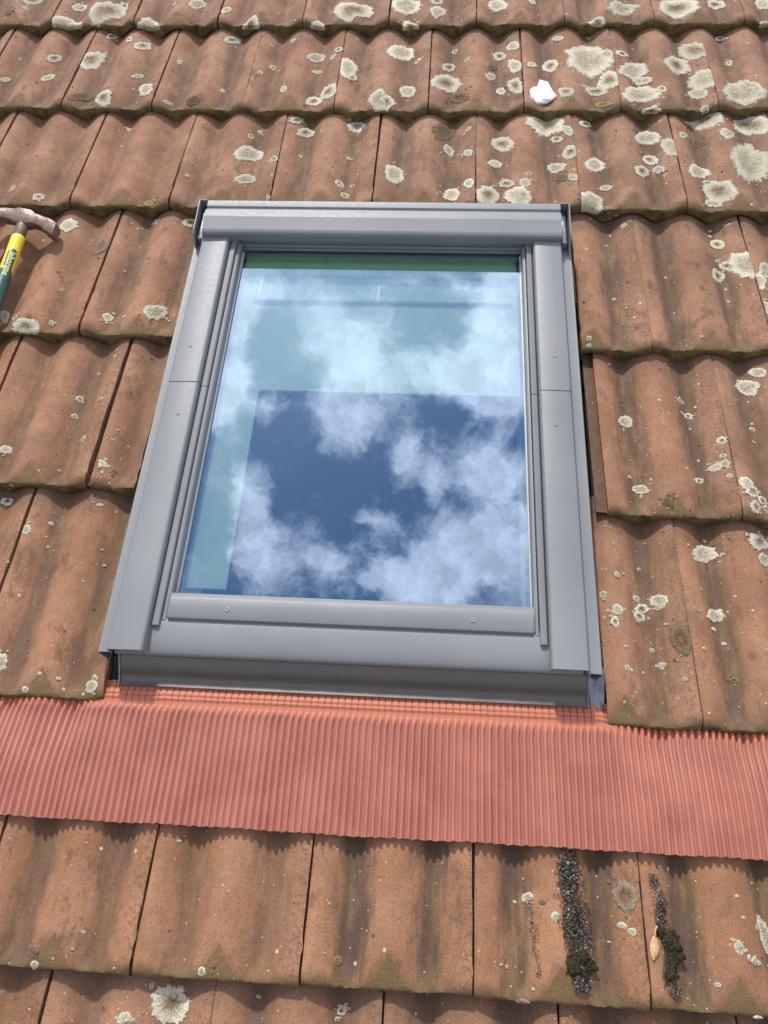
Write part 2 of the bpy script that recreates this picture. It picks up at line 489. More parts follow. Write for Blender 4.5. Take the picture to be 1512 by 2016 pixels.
def tile_mesh(seed, x0=0, x1=W, y1=.375, cut_left=None, chip=.0011):
    rn = random.Random(seed)
    x1 = min(x1, W - .0029)
    xs = [x for x in tile_xs() if x0 < x < x1]
    xs = [x0] + xs + [x1]
    # the facet's slanting sides need their own columns
    ys = [y for y in YS if y <= y1]
    V, F = [], []
    nx, ny = len(xs), len(ys)
    so = rn.uniform(0, 50)
    def top(x, y, i, j):
        zz = tile_z(x, y)
        nz = noise.noise(Vector((x * 40 + so, y * 22, so))) * .0012 + noise.noise(Vector((x * 160 + so, y * 120, so))) * .0005
        return zz + nz
    for j, y in enumerate(ys):
        for i, x in enumerate(xs):
            xx, yy = x, y
            if j == 0: yy += noise.noise(Vector((x * 120, so, 1))) * chip * 1.2 + abs(noise.noise(Vector((x * 300, so, 4)))) * chip
            if i == 0 or i == nx - 1:
                amp = chip * (1.6 if (x0 > 0 and i == 0) or (x1 < W - .002 and i == nx - 1) else .8)
                e = noise.noise(Vector((y * 60, so, i))) * amp
                xx += e if x0 == 0 and i == 0 or x1 > W - .002 and i == nx - 1 else e * 1.5
            V.append((xx, yy, top(x, y, i, j)))
    def idx(i, j): return j * nx + i
    for j in range(ny - 1):
        for i in range(nx - 1):
            F.append((idx(i, j), idx(i + 1, j), idx(i + 1, j + 1), idx(i, j + 1)))
    # lip face down to the row below
    n0 = len(V)
    for r, fr in enumerate((.22, .6, 1.)):
        for i, x in enumerate(xs):
            zt = V[idx(i, 0)][2]; zb = wave(x) + .0012
            V.append((V[idx(i, 0)][0], V[idx(i, 0)][1] - .0012 * (1 if r < 2 else .2), zt + (zb - zt) * fr))
    def lx(i, r): return n0 + r * nx + i
    for i in range(nx - 1):
        F.append((idx(i, 0), lx(i, 0), lx(i + 1, 0), idx(i + 1, 0)))
        for r in range(2):
            F.append((lx(i, r), lx(i, r + 1), lx(i + 1, r + 1), lx(i + 1, r)))
    # underside
    n1 = len(V)
    for j, y in enumerate(ys):
        for i, x in enumerate(xs):
            vv = V[idx(i, j)]
            zb = wave(x) + .0012 - TH * y / GA if j < 14 else vv[2] - .011
            zb = min(zb, vv[2] - .004)
            V.append((vv[0], vv[1], zb))
    def bx(i, j): return n1 + j * nx + i
    for j in range(ny - 1):
        for i in range(nx - 1):
            F.append((bx(i, j), bx(i, j + 1), bx(i + 1, j + 1), bx(i + 1, j)))
        F.append((idx(0, j), idx(0, j + 1), bx(0, j + 1), bx(0, j)))
        F.append((idx(nx - 1, j + 1), idx(nx - 1, j), bx(nx - 1, j), bx(nx - 1, j + 1)))
    for i in range(nx - 1):
        F.append((idx(i, ny - 1), idx(i + 1, ny - 1), bx(i + 1, ny - 1), bx(i, ny - 1)))
        F.append((lx(i, 2), bx(i, 0), bx(i + 1, 0), lx(i + 1, 2)))
    if x0 == 0:      # interlocking flange that tucks under the tile to the left
        fl = [(-.017, 0), (0.0, 0), (0.0, 1), (-.017, 1)]
        n2 = len(V)
        for zz in (0, -.004):
            for (a, b) in ((-.017, .003), (.001, .003), (.001, .36), (-.017, .36)):
                V.append((a, b, TH * (1 - b / GA) + AMP - .015 + zz + (.0015 if a < 0 else 0)))
        F += [(n2, n2 + 1, n2 + 2, n2 + 3), (n2 + 4, n2 + 7, n2 + 6, n2 + 5), (n2, n2 + 4, n2 + 5, n2 + 1), (n2, n2 + 3, n2 + 7, n2 + 4)]
    me = mesh('roof_tile', V, F, M_TILE, True, 38)
    return me

TILES_M = [tile_mesh(s) for s in range(5)]

rows = [(2.340 - 0.005, 0), (2.005, .5), (1.667, 0), (1.330, .5 * 0 + .5)]
# name: lip y, half-bond offset
ROWS = [(2.001, 0), (1.664, .5), (1.326, 0), (0.9895 + .336 * 0, 0)]
ROWS = [(1.995, .5), (1.660, 0), (1.325, .5), (0.9900, 0), (0.6670, .5), (0.3520, 0), (-0.0020, .5), (-0.3390, 0), (-0.6728, .5), (-1.0100, 0), (-1.3480, .5), (-1.686, 0), (-2.02, .5)]
TILE_RECS = []   # (x0, x1, ylip, obj, cutx0, cutx1)
CX0, CX1 = 0.499, 1.237
rt = random.Random(11)
for ri, (yl, offs) in enumerate(ROWS):
    for kx in range(-6, 15):
        x0 = (kx + offs) * W
        x1 = x0 + W
        if x0 < -1.25 or x1 > 3.0: continue
        dx = rt.uniform(-.0005, .0005); dy = rt.uniform(-.0016, .0016)
        rz = math.radians(rt.uniform(-.35, .35)); ry = math.radians(rt.uniform(-.3, .3)); rx = math.radians(rt.uniform(-.22, .12))
        xm = (x0 + x1) / 2
        if ri == 3: dy += -.002 + .004 * ((xm - .85) / .8) ** 2
        if ri == 4: dy += -.005 + .011 * ((xm - .75) / .8) ** 2; dx += .005 if xm < .45 else 0
        if ri == 5: dy += .004 * (xm - .8)
        if ri == 6: dy += .010 if xm < .6 else -.002
        if ri == 7: dy += .018 if xm < .6 else -.002; dx += -.013 if xm < .42 else 0
        if ri == 9: dx += .002
        me = None
        c0, c1 = 0, W
        if yl in (-0.0020, -0.3390, -0.6728):
            lo, hi = {-0.0020: (.5005, 1.2395), -0.3390: (.4905, 1.2400), -0.6728: (.5165, 1.2355)}[yl]
            if x0 < lo < x1:
                c1 = lo - x0
                if ri == 7: dx += -.006; c1 += .004
            elif x0 < hi < x1: c0 = hi - x0
            elif lo <= x0 + .001 and x1 - .001 <= hi: continue
            if c0 > 0 or c1 < W:
                if c1 - c0 < .03: continue
                me = tile_mesh(100 + ri * 20 + kx, c0, c1)
        if me is None: me = TILES_M[rt.randrange(5)]
        o = put(me, roof, (x0 + dx, yl + dy, ZT), (rx, ry, rz), 'roof_tile')
        east = min(1, max(0, (xm - .2) / 1.3)); up = min(1, max(0, (yl + 1.0) / 2.0))
        orange = max(0, min(1, .60 - .60 * up - .25 * east + rt.uniform(-.12, .2)))
        if ri == 7 and kx == 0: orange = 1.0
        if ri in (9, 8) and xm < .9: orange = max(orange, .45)
        weather = max(0, min(1, .25 + .65 * east * (.5 + .5 * up) + rt.uniform(-.12, .12)))
        dirt = max(.10, min(1, .40 + .42 * east + rt.uniform(-.22, .2)))
        if ri >= 9 and xm > .9: dirt = 1.0
        o.color = (weather, orange, dirt, 1)
        TILE_RECS.append((x0 + dx, yl + dy, o, c0, c1, ri))
for (yl, _) in ROWS:      # battens
    for (a, b) in ((XL, .50), (1.238, XR)) if -.75 < yl < .2 else ((XL, XR),):
        v, f = boxvf(a, b, yl + .355, yl + .385, -.0595, -.046)
        part('batten', roof, v, f, M_WOOD)

# ------------------------------------------------------------------ lichens
def patch_geo(rec, cx, cy, rx, ry, seed, flat=False):
    """irregular crust following the tile, in the tile's own coordinates"""
    rn = random.Random(seed)
    x0, y0, o, c0, c1, ri = rec
    big = max(rx, ry) > .011
    na = 64 if big else 18
    rings = [.0, .3, .55, .75, .88, .97, 1.0] if big else [.0, .5, .85, 1.0]
    so = rn.uniform(0, 90)
    hmax = .0019 if big else .0010
    ang0 = rn.uniform(-.35, .35)
    V, F, E = [], [], []
    zc = tile_z(min(max(cx, 0), W), max(cy, 0))
    def outl(a):
        ca, sa = math.cos(a), math.sin(a)
        k = 1 + .24 * noise.noise(Vector((ca * 1.3 + so, sa * 1.3, so))) + .16 * noise.noise(Vector((ca * 3.4 + so, sa * 3.4, 7))) + (.11 * noise.noise(Vector((ca * 8 + so, sa * 8, 3))) + .085 * noise.noise(Vector((ca * 19 + so, sa * 19, 5))) if big else 0)
        return k
    for ir, r in enumerate(rings):
        for ia in range(na if ir else 1):
            a = 2 * math.pi * ia / na
            k = outl(a) if ir else 1
            px = rx * k * r * math.cos(a); py = ry * k * r * math.sin(a)
            qx = px * math.cos(ang0) - py * math.sin(ang0); qy = px * math.sin(ang0) + py * math.cos(ang0)
            X = min(max(cx + qx, c0 + .0005), c1 - .0005)
            lean = max(0, (y0 + cy + .95) / 1.1) * .8       # outline sheared along the view slope, so it looks elliptical from the camera
            qy -= (tile_z(X, max(cy, 0)) - zc) * lean if big else 0
            Y = min(max(cy + qy, -.0010), GA + .004)
            prof = (1 - r ** 6) * (.62 + .38 * r * r)
            hh = hmax * prof * (.75 + .8 * noise.noise(Vector((X * 170 + so, Y * 170, so)))) + .0006 * (1 - r)
            Z = tile_z(X, max(Y, 0)) + (.0006 + hh if ir < len(rings) - 1 else -.0002)
            if cy + qy < -.0010:
                Z -= min(.009, (-.0010 - (cy + qy)) * .8)
                Y = -.0012 - hh - .0008
            V.append((X, Y, Z)); E.append(r)
    for ia in range(na):
        F.append((0, 1 + ia, 1 + (ia + 1) % na))
    for ir in range(1, len(rings) - 1):
        b0 = 1 + (ir - 1) * na; b1 = 1 + ir * na
        for ia in range(na):
            ib = (ia + 1) % na
            F.append((b0 + ia, b1 + ia, b1 + ib, b0 + ib))
    return V, F, E

def patch_object(name, parent, geos, mat):
    V, F, E = [], [], []
    for (v, f, e) in geos:
        n = len(V)
        V += v; E += e
        F += [tuple(i + n for i in q) for q in f]
    me = bpy.data.meshes.new(name)
    me.from_pydata(V, [], F)
    me.materials.append(mat)
    at = me.attributes.new('edge', 'FLOAT', 'POINT')
    at.data.foreach_set('value', E)
    me.shade_smooth()
    return put(me, parent)

LICHEN = [(0.043,1.087,0.0148,0.0187,0),(0.126,1.042,0.0472,0.0454,0),(0.155,1.101,0.0100,0.0140,0),(0.349,1.089,0.0184,0.0228,0),(0.432,1.038,0.0115,0.0159,0),
(0.747,1.033,0.0502,0.0390,0),(0.294,1.078,0.0066,0.0091,0),(-0.127,1.038,0.0133,0.0162,1),(0.033,0.989,0.0381,0.0357,0),(0.127,0.856,0.0264,0.0415,0),
(0.145,0.982,0.0098,0.0132,0),(0.202,0.946,0.0096,0.0129,0),(0.248,0.987,0.0272,0.0307,0),(0.239,0.925,0.0179,0.0191,0),(0.032,0.871,0.0128,0.0169,0),
(0.038,0.792,0.0081,0.0172,0),(-0.064,0.786,0.0088,0.0114,0),(0.198,0.696,0.0251,0.0266,0),(0.286,0.745,0.0230,0.0290,0),(0.142,0.711,0.0212,0.0173,1),
(0.252,0.804,0.0111,0.0100,0),(0.364,0.984,0.0162,0.0152,1),(0.499,0.987,0.0210,0.0301,0),(0.455,0.956,0.0178,0.0170,0),(0.666,0.986,0.0158,0.0192,0),
(0.670,0.886,0.0216,0.0203,0),(0.723,0.896,0.0092,0.0122,0),(0.612,0.731,0.0106,0.0135,0),(0.715,0.722,0.0192,0.0315,0),(0.682,0.711,0.0176,0.0203,0),
(0.570,0.848,0.0074,0.0096,0),(0.548,0.805,0.0060,0.0078,0),(0.676,0.830,0.0109,0.0079,0),(0.751,0.820,0.0197,0.0428,0),(0.830,0.692,0.0200,0.0326,0),
(0.407,0.687,0.0177,0.0167,1),(0.607,0.947,0.0063,0.0084,0),(0.712,0.875,0.0073,0.0096,0),(0.765,0.790,0.0107,0.0138,0),(0.556,0.933,0.0038,0.0050,0),
(-0.061,0.881,0.0039,0.0051,0),(0.467,0.747,0.0048,0.0061,0),(0.345,0.854,0.0056,0.0073,0),(0.349,0.687,0.0089,0.0056,0),(0.062,0.410,0.0079,0.0093,0),
(0.134,0.372,0.0099,0.0112,0),(0.262,0.632,0.0048,0.0059,0),(0.558,0.527,0.0304,0.0270,0),(0.673,0.617,0.0184,0.0194,0),(0.786,0.645,0.0185,0.0213,0),
(0.621,0.495,0.0088,0.0105,0),(0.569,0.619,0.0052,0.0064,0),(0.554,0.590,0.0063,0.0077,0),(0.565,0.445,0.0209,0.0161,0),(0.766,0.426,0.0097,0.0102,0),
(0.441,0.442,0.0044,0.0052,0),(0.779,0.397,0.0085,0.0093,0),(0.672,0.529,0.0045,0.0054,0),(0.373,0.368,0.0120,0.0157,2),(0.651,0.645,0.0127,0.0125,0),
(0.779,0.524,0.0056,0.0066,0),(0.628,0.364,0.0053,0.0061,0),(0.211,0.299,0.0184,0.0212,0),(0.295,0.242,0.0191,0.0270,3),(0.383,0.333,0.0064,0.0066,0),
(0.458,0.333,0.0135,0.0131,0),(0.354,0.053,0.0091,0.0103,0),(0.445,0.062,0.0194,0.0204,0),(0.150,0.053,0.0083,0.0167,0),(0.176,0.045,0.0066,0.0069,0),
(0.207,0.018,0.0279,0.0162,0),(0.249,0.035,0.0039,0.0064,0),(0.245,0.123,0.0030,0.0033,0),(0.355,0.182,0.0024,0.0026,0),(0.385,0.053,0.0039,0.0041,0),
(0.341,-0.131,0.0068,0.0067,0),(0.383,-0.136,0.0055,0.0055,0),(0.383,-0.032,0.0038,0.0039,0),(0.342,-0.171,0.0055,0.0053,0),(0.373,-0.222,0.0054,0.0072,0),
(0.241,-0.247,0.0095,0.0089,0),(0.356,-0.066,0.0038,0.0038,0),(0.383,-0.017,0.0026,0.0026,0),(0.186,-0.042,0.0029,0.0030,0),(0.262,-0.100,0.0028,0.0028,0),
(0.240,-0.250,0.0104,0.0071,0),(0.347,-0.287,0.0029,0.0027,0),(0.427,-0.281,0.0069,0.0065,0),(0.447,-0.291,0.0057,0.0060,3),(0.444,-0.315,0.0023,0.0021,0),
(0.275,-0.325,0.0046,0.0043,0),(0.262,-0.338,0.0117,0.0081,0),(0.432,-0.350,0.0051,0.0032,0),(0.320,-0.402,0.0095,0.0095,0),(0.352,-0.382,0.0040,0.0036,0),
(0.358,-0.425,0.0028,0.0025,0),(0.313,-0.464,0.0025,0.0022,0),(0.348,-0.625,0.0072,0.0149,0),(0.417,-0.643,0.0035,0.0029,0),(0.445,-0.648,0.0035,0.0029,0),
(0.399,-0.666,0.0055,0.0046,0),(0.495,-0.656,0.0114,0.0109,0),(0.352,-0.408,0.0017,0.0015,0),(0.876,1.081,0.0368,0.0397,0),(0.956,1.026,0.0198,0.0235,0),
(1.101,1.094,0.0239,0.0286,0),(1.187,1.090,0.0087,0.0123,0),(1.398,1.059,0.0366,0.0323,0),(1.532,1.070,0.0535,0.0432,0),(1.628,1.095,0.0213,0.0241,0),
(1.741,1.089,0.0169,0.0284,0),(0.952,1.074,0.0157,0.0164,0),(0.890,0.986,0.0205,0.0274,0),(0.875,0.904,0.0323,0.0324,0),(0.913,0.863,0.0072,0.0095,0),
(0.894,0.750,0.0193,0.0261,0),(0.849,0.682,0.0200,0.0198,0),(1.000,0.924,0.0073,0.0098,0),(0.987,0.847,0.0143,0.0188,0),(0.981,0.773,0.0350,0.0357,0),
(1.028,0.860,0.0054,0.0071,0),(1.011,0.718,0.0229,0.0219,1),(1.106,0.902,0.0145,0.0200,0),(1.083,0.799,0.0128,0.0152,0),(1.086,0.841,0.0106,0.0136,1),
(1.137,0.917,0.0150,0.0222,0),(1.138,0.829,0.0146,0.0289,0),(1.137,0.746,0.0171,0.0304,0),(1.106,0.753,0.0104,0.0148,0),(1.243,0.947,0.0120,0.0112,0),
(1.220,0.850,0.0177,0.0253,0),(1.176,0.836,0.0105,0.0116,0),(1.308,0.880,0.0544,0.0651,0),(1.351,0.875,0.0146,0.0196,0),(1.347,0.769,0.0243,0.0372,0),
(1.318,0.750,0.0227,0.0184,0),(1.247,0.718,0.0168,0.0199,0),(1.297,0.760,0.0114,0.0056,0),(1.328,0.691,0.0167,0.0107,2),(1.337,0.994,0.0216,0.0146,0),
(1.387,0.884,0.0164,0.0118,0),(1.404,0.829,0.0335,0.0384,0),(1.424,0.793,0.0206,0.0169,0),(1.409,0.734,0.0421,0.0328,0),(1.457,0.730,0.0100,0.0131,0),
(1.508,0.853,0.0346,0.0388,0),(1.554,0.896,0.0360,0.0357,0),(1.558,0.774,0.0296,0.0400,0),(1.539,0.733,0.0167,0.0219,0),(1.642,0.990,0.0297,0.0208,1),
(1.634,0.741,0.0433,0.0421,0),(1.728,0.989,0.0118,0.0166,0),(1.633,0.868,0.0069,0.0094,0),(1.545,0.671,0.0087,0.0113,0),(1.652,0.744,0.0210,0.0348,0),
(0.979,0.619,0.0253,0.0347,1),(0.879,0.466,0.0195,0.0320,0),(1.032,0.615,0.0067,0.0083,0),(0.991,0.559,0.0100,0.0218,0),(1.032,0.527,0.0098,0.0118,0),
(1.035,0.421,0.0105,0.0154,0),(0.999,0.407,0.0179,0.0200,0),(1.108,0.580,0.0238,0.0254,0),(1.092,0.507,0.0162,0.0130,0),(1.205,0.654,0.0405,0.0369,0),
(1.248,0.605,0.0109,0.0213,0),(1.225,0.589,0.0121,0.0118,0),(1.248,0.525,0.0139,0.0244,0),(1.218,0.495,0.0171,0.0177,0),(1.248,0.439,0.0104,0.0124,0),
(1.158,0.448,0.0073,0.0062,0),(1.074,0.389,0.0259,0.0302,0),(1.113,0.440,0.0169,0.0140,0),(1.149,0.418,0.0124,0.0153,0),(1.136,0.383,0.0267,0.0286,0),
(1.226,0.454,0.0184,0.0117,1),(1.292,0.645,0.0156,0.0122,0),(1.301,0.506,0.0224,0.0242,0),(1.431,0.667,0.0210,0.0141,0),(1.420,0.607,0.0263,0.0273,0),
(1.460,0.544,0.0169,0.0328,0),(1.494,0.599,0.0108,0.0136,0),(1.419,0.530,0.0171,0.0163,0),(1.394,0.474,0.0188,0.0190,0),(1.431,0.488,0.0115,0.0127,0),
(1.317,0.432,0.0125,0.0100,0),(1.277,0.367,0.0303,0.0341,0),(1.509,0.483,0.0250,0.0238,0),(1.547,0.662,0.0417,0.0316,0),(1.526,0.590,0.0162,0.0152,1),
(1.645,0.646,0.0380,0.0348,0),(1.582,0.595,0.0160,0.0186,0),(1.617,0.517,0.0408,0.0730,0),(1.541,0.416,0.0304,0.0366,0),(1.524,0.386,0.0162,0.0120,0),
(1.526,0.452,0.0124,0.0094,0),(1.440,0.462,0.0041,0.0050,0),(1.345,0.330,0.0066,0.0048,0),(1.528,0.290,0.0124,0.0131,0),(1.551,0.336,0.0059,0.0058,0),
(1.564,0.211,0.0282,0.0355,0),(1.575,0.167,0.0184,0.0216,0),(1.514,0.198,0.0145,0.0177,0),(1.535,0.223,0.0111,0.0135,0),(1.597,0.204,0.0109,0.0235,0),
(1.574,0.099,0.0135,0.0165,0),(1.522,0.333,0.0040,0.0046,0),(1.520,0.316,0.0040,0.0046,0),(1.523,0.243,0.0058,0.0046,0),(1.310,0.285,0.0033,0.0037,0),
(1.312,0.133,0.0044,0.0043,0),(1.253,0.015,0.0054,0.0056,0),(1.253,0.001,0.0048,0.0039,0),(1.452,0.022,0.0035,0.0031,0),(1.406,-0.097,0.0058,0.0051,0),
(1.417,-0.129,0.0080,0.0064,0),(1.308,-0.147,0.0123,0.0134,0),(1.457,-0.195,0.0077,0.0088,0),(1.522,-0.155,0.0051,0.0046,0),(1.519,-0.183,0.0033,0.0033,0),
(1.290,-0.022,0.0030,0.0031,0),(1.249,-0.225,0.0069,0.0053,0),(1.240,-0.186,0.0056,0.0041,0),(1.307,-0.100,0.0029,0.0026,2),(1.455,-0.226,0.0054,0.0040,0),
(1.486,-0.116,0.0023,0.0023,0),(1.397,-0.247,0.0033,0.0031,0),(1.442,-0.245,0.0103,0.0079,0),(1.455,-0.241,0.0081,0.0079,0),(1.458,-0.266,0.0048,0.0046,0),
(1.417,-0.265,0.0076,0.0065,0),(1.484,-0.280,0.0119,0.0134,0),(1.492,-0.293,0.0118,0.0126,0),(1.491,-0.323,0.0099,0.0123,0),(1.509,-0.304,0.0092,0.0094,0),
(1.513,-0.318,0.0066,0.0062,0),(1.319,-0.288,0.0116,0.0089,0),(1.305,-0.264,0.0038,0.0036,0),(1.354,-0.317,0.0105,0.0080,1),(1.370,-0.309,0.0021,0.0020,0),
(1.250,-0.284,0.0038,0.0036,0),(1.411,-0.392,0.0204,0.0166,0),(1.497,-0.372,0.0195,0.0159,0),(1.498,-0.404,0.0115,0.0117,0),(1.307,-0.424,0.0039,0.0035,0),
(1.267,-0.444,0.0046,0.0057,0),(1.278,-0.441,0.0026,0.0023,0),(1.244,-0.478,0.0055,0.0072,0),(1.296,-0.478,0.0071,0.0055,0),(1.329,-0.479,0.0126,0.0105,0),
(1.303,-0.493,0.0126,0.0088,0),(1.297,-0.507,0.0105,0.0081,0),(1.262,-0.503,0.0089,0.0097,0),(1.257,-0.523,0.0064,0.0090,0),(1.334,-0.519,0.0035,0.0027,0),
(1.350,-0.545,0.0140,0.0234,1),(1.412,-0.499,0.0140,0.0109,0),(1.406,-0.522,0.0039,0.0034,0),(1.419,-0.543,0.0039,0.0032,0),(1.382,-0.558,0.0034,0.0029,0),
(1.269,-0.561,0.0034,0.0029,0),(1.312,-0.558,0.0044,0.0036,0),(1.323,-0.581,0.0058,0.0041,0),(1.268,-0.594,0.0048,0.0050,0),(1.348,-0.606,0.0031,0.0039,0),
(1.423,-0.599,0.0062,0.0045,2),(1.443,-0.470,0.0022,0.0020,0),(1.323,-0.526,0.0020,0.0017,0),(1.461,-0.496,0.0024,0.0022,0),(0.500,-0.991,0.0078,0.0052,3),
(0.507,-1.008,0.0052,0.0045,0),(0.718,-1.003,0.0054,0.0055,0),(0.884,-0.982,0.0057,0.0055,2),(0.660,-0.856,0.0028,0.0020,0),(0.559,-0.969,0.0026,0.0019,0),
(0.609,-1.006,0.0025,0.0018,0),(0.678,-1.041,0.0235,0.0219,0),(0.627,-1.057,0.0094,0.0069,0),(0.595,-1.050,0.0051,0.0044,3),(0.892,-1.036,0.0063,0.0054,0),
(0.888,-1.045,0.0038,0.0025,0),(0.787,-1.027,0.0032,0.0022,0),(1.120,-0.896,0.0065,0.0047,0),(1.104,-0.903,0.0026,0.0019,0),(1.152,-0.917,0.0057,0.0057,0),
(1.137,-0.901,0.0045,0.0035,3),(1.235,-0.922,0.0057,0.0040,0),(1.245,-0.928,0.0053,0.0048,0),(1.219,-0.941,0.0022,0.0016,0),(1.111,-1.012,0.0091,0.0042,3),
(1.372,-0.939,0.0067,0.0083,0),(1.389,-0.952,0.0061,0.0039,0),(1.413,-0.926,0.0078,0.0229,0),(1.387,-1.012,0.0065,0.0031,0),(1.241,-0.888,0.0138,0.0182,3),
(1.342,-0.980,0.0036,0.0026,0),(1.384,-0.906,0.0031,0.0023,0),(1.380,-0.882,0.0028,0.0021,0),(1.085,-0.974,0.0025,0.0017,0)]
def rec_at(x, y):
    best = None
    for r in TILE_RECS:
        lx, ly = x - r[0], y - r[1]
        if r[3] - .002 <= lx <= r[4] + .002 and -.006 <= ly < .345:
            if best is None or ly < best[1]: best = (r, ly)
    return best[0] if best else None

rl = random.Random(5)
small = {}
for i, (x, y, rx, ry, kd) in enumerate(LICHEN):
    r = rec_at(x, y)
    if r is None: continue
    rx *= 1.04; ry *= 1.04
    gq = patch_geo(r, x - r[0], y - r[1], rx, ry, i)
    if max(rx, ry) > .008: patch_object('lichen_patch', r[2], [gq], LM[kd])
    else: small.setdefault((r[2].name, kd), (r, []))[1].append(gq)
    if max(rx, ry) > .006:      # crumbs of the same growth around it
        for _ in range(rl.randrange(2, 7)):
            a = rl.uniform(0, 6.28); q = rl.uniform(1.0, 1.5); s_ = rl.uniform(.0010, .0034)
            X = x - r[0] + math.cos(a) * rx * q; Y = y - r[1] + math.sin(a) * ry * q
            if r[3] + .003 < X < r[4] - .003 and .003 < Y < .33:
                small.setdefault((r[2].name, kd), (r, []))[1].append(patch_geo(r, X, Y, s_, s_ * rl.uniform(.6, 1.3), rl.random() * 999))
# further growth outside the mapped patches: tiny spots everywhere, bigger ones to the right and above the frame
for r in TILE_RECS:
    east = min(1, max(0, (r[0] - .1) / 1.3))
    inside = -.02 < r[0] + .1 < 1.55 and -1.05 < r[1] + .15 < 1.15
    n = int(rl.uniform(7, 16) * (.6 + east))
    for _ in range(n):
        rr = rl.uniform(.0009, .0026)
        lx, ly = rl.uniform(r[3] + .005, max(r[3] + .006, r[4] - .005)), rl.uniform(.005, .33)
        kd = rl.choice([0, 0, 0, 3, 1])
        small.setdefault((r[2].name, kd), (r, []))[1].append(patch_geo(r, lx, ly, rr, rr * rl.uniform(.7, 1.3), rl.random() * 999))
    if not inside:
        for _ in range(int(rl.uniform(2, 7))):
            rr = rl.uniform(.006, .022)
            patch_object('lichen_patch', r[2], [patch_geo(r, rl.uniform(.01, W - .01), rl.uniform(.01, .32), rr, rr * rl.uniform(.6, 1.1), rl.random() * 999)], LM[0])
for (nm, kd), (r, gs) in small.items():
    o = patch_object('lichen_specks', r[2], gs, LM[kd])
    o['kind'] = 'stuff'

